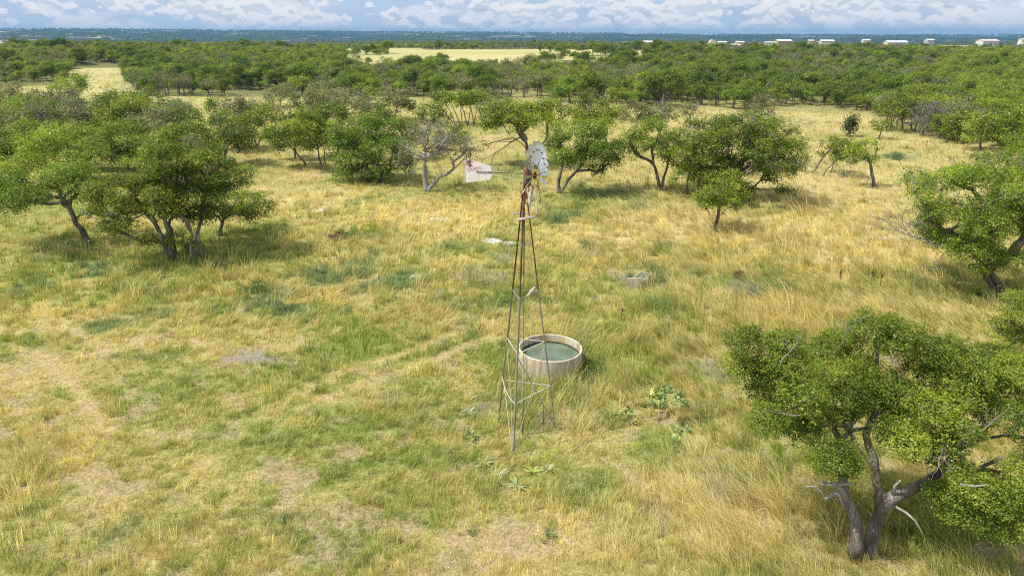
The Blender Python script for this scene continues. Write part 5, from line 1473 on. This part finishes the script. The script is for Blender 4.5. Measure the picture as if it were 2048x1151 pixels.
def build_things():
    windmill(); water_tank(); trough()
    rubble(985, 482, 20, 6, 80, .06, .19, 'heap of white limestone left of the tower', seed=1)
    rubble(1022, 488, 14, 5, 34, .05, .17, 'scatter of white stones right beside the tower legs', seed=2)
    rubble(880, 441, 32, 4, 60, .06, .20, 'long strip of white stones in the straw pasture', seed=3)
    rubble(632, 421, 22, 3, 60, .06, .16, 'low grey-white stones in the straw right of the left grove', seed=4)
    rubble(1762, 479, 18, 4, 22, .08, .28, 'flat pale stones under the dead limb of the straggly oak', seed=5)
    rubble(525, 716, 80, 22, 300, .012, .05, 'grey gravel in a bare patch of the short grass', M_GSTONE, seed=6, mottle=.47)
    rubble(830, 556, 10, 4, 8, .10, .24, 'few tan stones among the blue-green weeds', seed=7)
    rubble(1300, 391, 16, 3, 14, .08, .2, 'few pale stones at the foot of the forked oak', seed=8)
    rng = np.random.default_rng(9)
    spots = [patch(*p) for p in [(1010, 1085, 240, 55), (190, 960, 80, 24), (240, 1060, 110, 40), (700, 905, 90, 18), (1190, 900, 120, 20), (560, 1000, 60, 14), (1180, 960, 60, 18), (1640, 1090, 50, 20), (430, 870, 120, 20), (900, 1110, 150, 24)]]
    def place(i):
        cx, cy, rx, ry = spots[int(rng.integers(len(spots)))]; a = rng.uniform(0, 6.28); r = math.sqrt(rng.random())
        return cx + rx * r * math.cos(a), cy + ry * r * math.sin(a)
    V, F = rock_mesh(rng, 520, place, .010, .032)
    tag(mesh_np('pebbles', V, F, M_STONE), 'small pale pebbles strewn over the bare soil', 'pebbles', kind='stuff')
    prickly_pear(1335, 802, 96, .9, 'largest prickly pear clump, right of the stock tank', 1, .105)
    prickly_pear(1262, 826, 14, .5, 'smaller prickly pear between the largest clump and the windmill', 2, .095)
    prickly_pear(1368, 868, 12, .35, 'prickly pear of upright pads in the short grass', 3, .11)
    prickly_pear(1330, 886, 7, .3, 'few low round cactus pads near the upright ones', 4, .14)
    prickly_pear(944, 878, 13, .32, 'prickly pear standing alone left of the front tower leg', 5, .115)
    prickly_pear(958, 902, 3, .12, 'tiny cactus just below the one beside the front tower leg', 6, .13)
    prickly_pear(1000, 970, 5, .16, 'small cactus near the pale rosettes', 7, .1)
    prickly_pear(1382, 816, 5, .2, 'low cactus pads right of the largest clump', 8, .14)
    for q, (x, y, s, c, lb) in enumerate([(1222, 832, .42, (.46, .46, .20), 'pale yellow rosette left of the smaller prickly pear'), (1292, 808, .42, (.42, .44, .10), 'yellow-green rosette at the left of the largest cactus'), (1341, 824, .34, (.50, .44, .08), 'yellow rosette in front of the largest cactus'),
        (1262, 844, .36, (.38, .36, .14), 'dull rosette just below the smaller prickly pear'), (1410, 832, .34, (.52, .44, .17), 'straw-coloured rosette at the right of the cactus patch'), (1034, 972, .42, (.46, .50, .22), 'largest pale rosette below the front tower leg'),
        (1066, 942, .42, (.38, .44, .12), 'green-yellow rosette right of the front tower leg'), (1098, 938, .36, (.46, .50, .24), 'pale rosette beside the green-yellow one'), (968, 928, .42, (.36, .46, .22), 'bluish rosette left of the front tower leg'),
        (938, 828, .40, (.48, .50, .30), 'silvery rosette left of the tower by the grey grass'), (1060, 920, .3, (.34, .42, .12), 'small rosette close to the front tower leg'), (1300, 790, .5, (.40, .44, .12), 'tall yellowish plant behind the largest cactus'),
        (1365, 838, .26, (.56, .42, .20), 'withered orange rosette right of the largest cactus'), (1004, 948, .3, (.40, .46, .3), 'pale green rosette between the two low plants')]):
        rosette(x, y, s * 1.2, lb, 40 + q, c)
    bush(568, 1040, .17, .36, 'small blue-green bush alone in the short grass', 1, 'blue', .05, 5)
    bush(1186, 748, .42, .75, 'dark green leaf clump standing in for shaded tall grass right of the stock tank', 2, 'dark', .07, 7)  # made-up clump; its dark leaves stand in for tall grass in tank shadow
    bush(700, 470, .8, .8, 'olive shrub in the pasture with brown stems around it', 3, 'weed', .10, 7)
    bush(672, 478, .7, .5, 'brown withered shrub left of the olive one', 4, 'brown', .09, 6, cover=.6)
    bush(640, 545, .8, .4, 'blue-green weed clump at the left of the weedy patch', 5, 'blue', .08, 6)
    bush(720, 548, .9, .45, 'broad blue-green weed clump amid the weedy patch', 6, 'blue', .08, 7)
    bush(770, 575, .5, .5, 'green weed clump with dark base in the weedy patch', 7, 'weed', .08, 6)
    bush(505, 588, 1.1, .4, 'dark green mound of weeds left of the weedy patch', 8, 'weed', .09, 8)
    bush(545, 618, .9, .35, 'second green mound right below the dark green one', 9, 'blue', .08, 7)
    bush(1262, 560, .35, .5, 'weed tuft at the left side of the trough', 10, 'weed', .08, 5)
    bush(1318, 572, .6, .4, 'leafy weeds at the right side of the trough', 11, 'weed', .08, 6)
    bush(1490, 590, .9, .4, 'silvery weed patch in the straw right of the trough', 12, 'blue', .08, 7, cover=.6)
    bush(1566, 585, .35, .55, 'green weed stem group near the silvery weeds', 13, 'weed', .08, 5)
    bush(1475, 560, .35, .7, 'reddish brown dock plant above the silvery weeds', 14, 'brown', .08, 5, cover=.6)
    bush(165, 492, .9, .45, 'green weeds at the foot of the leaning trunk', 15, 'blue', .09, 6)
    bush(1105, 440, 1.0, .25, 'bluish weeds just right of the tower platform in the pasture', 16, 'blue', .1, 7)
    bush(1140, 436, .8, .25, 'bluish weeds under the thick-crowned oak\'s shade edge', 17, 'blue', .1, 6)
    bush(1790, 316, 1.6, .6, 'green bushes in the straw before the thicket', 18, 'blue', .14, 8)
    bush(1095, 1075, .38, .12, 'little leafy weed in the bare soil at the bottom', 19, 'weed', .05, 6, cover=.4)
    bush(940, 1062, .42, .12, 'leafy green weed with dark soil beside it', 20, 'weed', .05, 6, cover=.4)
    for q, (x, y, h, lb) in enumerate([(1678, 574, 1.2, 'dark dead stalk in the straw pasture, tallest of three'), (1758, 580, 1.1, 'dark dead stalk near the straggly oak\'s shade'), (1742, 566, .9, 'short dark dead stalk left of the straggly oak'), (1852, 300, 1.4, 'lone dark stalk in the straw below the thicket'), (1244, 642, .9, 'reddish dead stalk in the grass behind the tank')]):
        stalk(x, y, h, lb, 60 + q)
    H = house
    H(1425, 79.5, 15, 1000, 'cream', 'cream', 'rounded cream barn with a curved roof on the skyline', dome=True)
    H(1444, 83, 16, 1010, 'white', 'white', 'low white shed right of the round-roofed barn')
    H(1479, 83, 16, 1000, 'tan', 'white', 'tan shed with white roof near the far skyline')
    H(1469, 95.5, 18, 760, 'red', 'grey', 'low dark red barn among grey trees')
    H(1515, 89, 10, 860, 'cream', 'white', 'small shed with a slanting white roof')
    H(1540, 83.5, 20, 980, 'grey', 'grey', 'grey-roofed house left of the long white barn', name='house', cat='house')
    H(1541, 98.5, 15, 720, 'white', 'white', 'low white shed nearest of the far buildings')
    H(1567, 79.5, 28, 1000, 'tan', 'white', 'long barn with a bright white roof on the skyline')
    H(1622, 80, 9, 1000, 'tan', 'cream', 'narrow tan house between dark round trees', name='house', cat='house')
    H(1654, 80, 25, 1000, 'cream', 'white', 'cream barn with wide walls on the skyline')
    H(1732, 79, 13, 1010, 'white', 'white', 'small white house with a gable, far right skyline', name='house', cat='house')
    H(1792, 81.5, 38, 960, 'cream', 'blue', 'longest far barn, with a pale blue roof')
    H(1859, 78.5, 14, 1000, 'grey', 'white', 'grey house with a white roof on the far skyline', name='house', cat='house')
    H(1976, 79, 34, 940, 'white', 'pink', 'wide white house with a pinkish roof', name='house', cat='house')
    H(2046, 77.5, 10, 990, 'white', 'grey', 'white house at the right frame edge of the skyline', name='house', cat='house')
    H(1296, 82, 20, 1050, 'white', 'white', 'lone white barn behind the central far trees')
    H(10, 93, 26, 900, 'white', 'cream', 'pale low building at the left frame edge')
    radio_mast(600, 36, 5200, 'tall thin radio mast on the left horizon')
    radio_mast(1349, 60, 5200, 'radio mast at the centre right of the horizon')
    radio_mast(1441, 64, 5000, 'short radio mast over the round-roofed barn')
    radio_mast(1943, 63, 5000, 'radio mast over the wide pinkish-roofed house')
    radio_mast(1589, 71.5, 1900, 'white mast behind the long barn', .9)
    for px, y, lb in ((5, 79, 'leftmost pale utility pole by the low building'), (20, 82, 'faint utility pole right of the low building'), (42, 81, 'tallest pale utility pole at the left'), (64, 82, 'utility pole right of the tallest'), (87, 86, 'short utility pole farthest from the frame edge')):
        utility_pole(px, y, 1150, lb)
# ------------------------------------------------------------------ air, sky, sun, camera
SUN_EL, SUN_AZ = rad(56), rad(-104)        # azimuth measured from the view direction, negative = left
def haze():
    m, nt, out = new_mat('thin_air')
    v = N(nt, 'ShaderNodeVolumePrincipled')
    v.inputs['Color'].default_value = (0.20, 0.43, 0.76, 1); v.inputs['Density'].default_value = HAZE; v.inputs['Anisotropy'].default_value = 0.0
    nt.links.new(v.outputs[0], out.inputs['Volume'])
    X0, X1, Y0, Y1, Z0, Z1 = -12500, 12500, -12500, 12500, -95, 92
    V = [(x, y, z) for x in (X0, X1) for y in (Y0, Y1) for z in (Z0, Z1)]
    o = mesh_np('haze', V, np.array([[0, 1, 3, 2], [4, 6, 7, 5], [0, 4, 5, 1], [2, 3, 7, 6], [0, 2, 6, 4], [1, 5, 7, 3]]), m)
    tag(o, kind='stuff')

def world():
    w = bpy.data.worlds.new('World'); sc.world = w; w.use_nodes = True
    nt = w.node_tree; nt.nodes.clear()
    out = nt.nodes.new('ShaderNodeOutputWorld'); bg = nt.nodes.new('ShaderNodeBackground'); bg.inputs[1].default_value = SKY
    sky = nt.nodes.new('ShaderNodeTexSky'); sky.sky_type = 'NISHITA'; sky.sun_disc = False
    sky.sun_elevation = SUN_EL; sky.sun_rotation = SUN_AZ; sky.air_density = 1.0; sky.dust_density = 0.6; sky.ozone_density = 1.2
    tc = nt.nodes.new('ShaderNodeTexCoord'); sx = nt.nodes.new('ShaderNodeSeparateXYZ'); nt.links.new(tc.outputs['Generated'], sx.inputs[0])
    def math_(op, a, b=None, c=None):
        n = nt.nodes.new('ShaderNodeMath'); n.operation = op
        for i, v in enumerate((a, b, c)):
            if v is None: continue
            if hasattr(v, 'links'): nt.links.new(v, n.inputs[i])
            else: n.inputs[i].default_value = v
        return n.outputs[0]
    az = math_('ARCTAN2', sx.outputs[0], sx.outputs[1])
    el = math_('ARCSINE', sx.outputs[2])
    def layer(fx, fy, oy, seed, detail=7, rough=.58):
        c = nt.nodes.new('ShaderNodeCombineXYZ')
        nt.links.new(math_('MULTIPLY_ADD', az, fx, seed), c.inputs[0]); nt.links.new(math_('MULTIPLY', math_('ADD', el, oy), fy), c.inputs[1]); c.inputs[2].default_value = seed
        nn = noise_node(nt, 1.0, detail, rough, c.outputs[0]); nn.noise_dimensions = '2D'; return nn.outputs[0]
    col_ = mixc(nt, .9, sky.outputs[0], CL_BLUE)
    # veil of grey-blue cloud
    veil = ramp(nt, [(0.34, (0, 0, 0)), (0.60, (1, 1, 1))], layer(4, 17, 0, 3.1, 5)).outputs[0]
    col_ = mixc(nt, math_('MULTIPLY', veil, .6), col_, CL_VEIL)
    patchy = layer(3.2, 11, 0, 6.3, 3)
    def puffs(fx, fy, oy, seed):
        """broad cloud fields broken into billows"""
        base = layer(fx, fy, oy, seed, 3, .5)
        c = nt.nodes.new('ShaderNodeCombineXYZ')
        nt.links.new(math_('MULTIPLY_ADD', az, fx * 2.3, seed), c.inputs[0]); nt.links.new(math_('MULTIPLY', math_('ADD', el, oy), fy * 1.9), c.inputs[1]); c.inputs[2].default_value = seed
        wob = noise_node(nt, 2.0, 2, .6, c.outputs[0]); wob.noise_dimensions = '2D'
        va = nt.nodes.new('ShaderNodeVectorMath'); va.operation = 'MULTIPLY_ADD'; va.inputs[1].default_value = (.7, .7, .7)
        nt.links.new(wob.outputs['Color'], va.inputs[0]); nt.links.new(c.outputs[0], va.inputs[2])
        vo = nt.nodes.new('ShaderNodeTexVoronoi'); vo.feature = 'F1'; vo.voronoi_dimensions = '2D'; vo.inputs['Scale'].default_value = 1.0
        nt.links.new(va.outputs[0], vo.inputs['Vector'])
        return math_('MULTIPLY_ADD', vo.outputs['Distance'], -.32, math_('ADD', base, .16))
    for (fx, fy, seed, lo, hi, shade, off, op) in ((8, 17, 7.7, .46, .60, CL_SHADE, .010, .65), (24, 44, 2.4, .50, .57, CL_SHADE2, .0046, .8)):
        a = puffs(fx, fy, 0, seed); b = puffs(fx, fy, off, seed)
        am = math_('MULTIPLY_ADD', math_('SUBTRACT', patchy, .47), .8, a)
        cover = ramp(nt, [(lo, (0, 0, 0)), (hi, (1, 1, 1))], am).outputs[0]
        lit = math_('MULTIPLY_ADD', math_('SUBTRACT', a, b), 6.0, .50)
        lit_r = ramp(nt, [(0.22, shade), (0.78, CL_WHITE)], lit).outputs[0]
        col_ = mixc(nt, math_('MULTIPLY', cover, op), col_, lit_r)
    # the clouds in view sit in the lowest part of the sky, the air thickens at the horizon
    low = nt.nodes.new('ShaderNodeMapRange'); low.inputs[1].default_value = .35; low.inputs[2].default_value = .15
    nt.links.new(el, low.inputs[0])
    high = mixc(nt, ramp(nt, [(.40, (.42, .42, .42)), (.6, (.9, .9, .9))], layer(2.2, 3.5, 0, 9.9, 5)).outputs[0], sky.outputs[0], CL_FILL)  # bright cloud added over the unseen upper sky to lift the fill light
    col_ = mixc(nt, low.outputs[0], high, col_)
    hz = nt.nodes.new('ShaderNodeMapRange'); hz.inputs[1].default_value = .022; hz.inputs[2].default_value = -.004
    nt.links.new(el, hz.inputs[0])
    col_ = mixc(nt, math_('MULTIPLY', hz.outputs[0], .75), col_, CL_HORIZON)
    nt.links.new(col_, bg.inputs[0]); nt.links.new(bg.outputs[0], out.inputs[0])
    s = bpy.data.lights.new('sun', 'SUN'); s.energy = SUN; s.angle = rad(0.55); s.color = (1.0, 0.94, 0.82)
    o = bpy.data.objects.new('sun', s); col.objects.link(o)
    d = Vector((math.sin(SUN_AZ) * math.cos(SUN_EL), math.cos(SUN_AZ) * math.cos(SUN_EL), math.sin(SUN_EL)))
    o.rotation_euler = (-d).to_track_quat('-Z', 'Y').to_euler(); o.location = d * 60

SKY, SUN, HAZE, EXPO = 0.15, 4.3, 1.15e-4, 0.40
K = 1 / SKY / 2 ** EXPO
CL_VEIL = tuple(v * K for v in (.62, .71, .82)); CL_SHADE = tuple(v * K for v in (.52, .60, .71)); CL_SHADE2 = tuple(v * K for v in (.66, .73, .82)); CL_FILL = tuple(v * K for v in (.95, .95, .96)); CL_BLUE = tuple(v * K for v in (.43, .60, .83))
CL_WHITE = tuple(v * K for v in (.98, .98, .98)); CL_HORIZON = tuple(v * K for v in (.80, .86, .92))

build_ground(); print('ground', time.time() - T0)
build_things(); print('things', time.time() - T0)
build_named_trees(); print('trees', time.time() - T0)
build_wood(); print('wood', time.time() - T0)
GR = 1.0
build_grass(int(52000 * GR), 23, 12.5, 85, 1.75, 'grass', True, .0125, .17, 'short green and straw-coloured pasture grass', ('out', 40, 85))
build_grass(int(48000 * GR), 9, 40, 330, 1.75, 'grass', False, .0145, .16, 'straw-coloured grass of the far pasture', ('in', 40, 85))
print('grass', time.time() - T0)
world(); haze()
cam = bpy.data.cameras.new('camera'); cam.sensor_width = 36; cam.lens = 36 * FPX / 2048; cam.clip_start = 0.5; cam.clip_end = 40000
co = bpy.data.objects.new('camera', cam); col.objects.link(co)
co.location = (0, 0, CAM_H); co.rotation_euler = (math.pi / 2 - PITCH, 0, 0)
sc.camera = co
sc.view_settings.view_transform = 'Standard'; sc.view_settings.look = 'None'; sc.view_settings.exposure = EXPO; sc.view_settings.gamma = 1.0
sc.cycles.filter_width = 1.2; sc.cycles.max_bounces = 5; sc.cycles.diffuse_bounces = 3; sc.cycles.glossy_bounces = 2; sc.cycles.transmission_bounces = 3; sc.cycles.volume_bounces = 0
sc.cycles.use_denoising = False; sc.cycles.denoiser = 'OPENIMAGEDENOISE'; sc.cycles.denoising_input_passes = 'RGB_ALBEDO_NORMAL'; sc.cycles.denoising_prefilter = 'ACCURATE'
sc.cycles.caustics_reflective = False; sc.cycles.caustics_refractive = False
print('done', time.time() - T0)
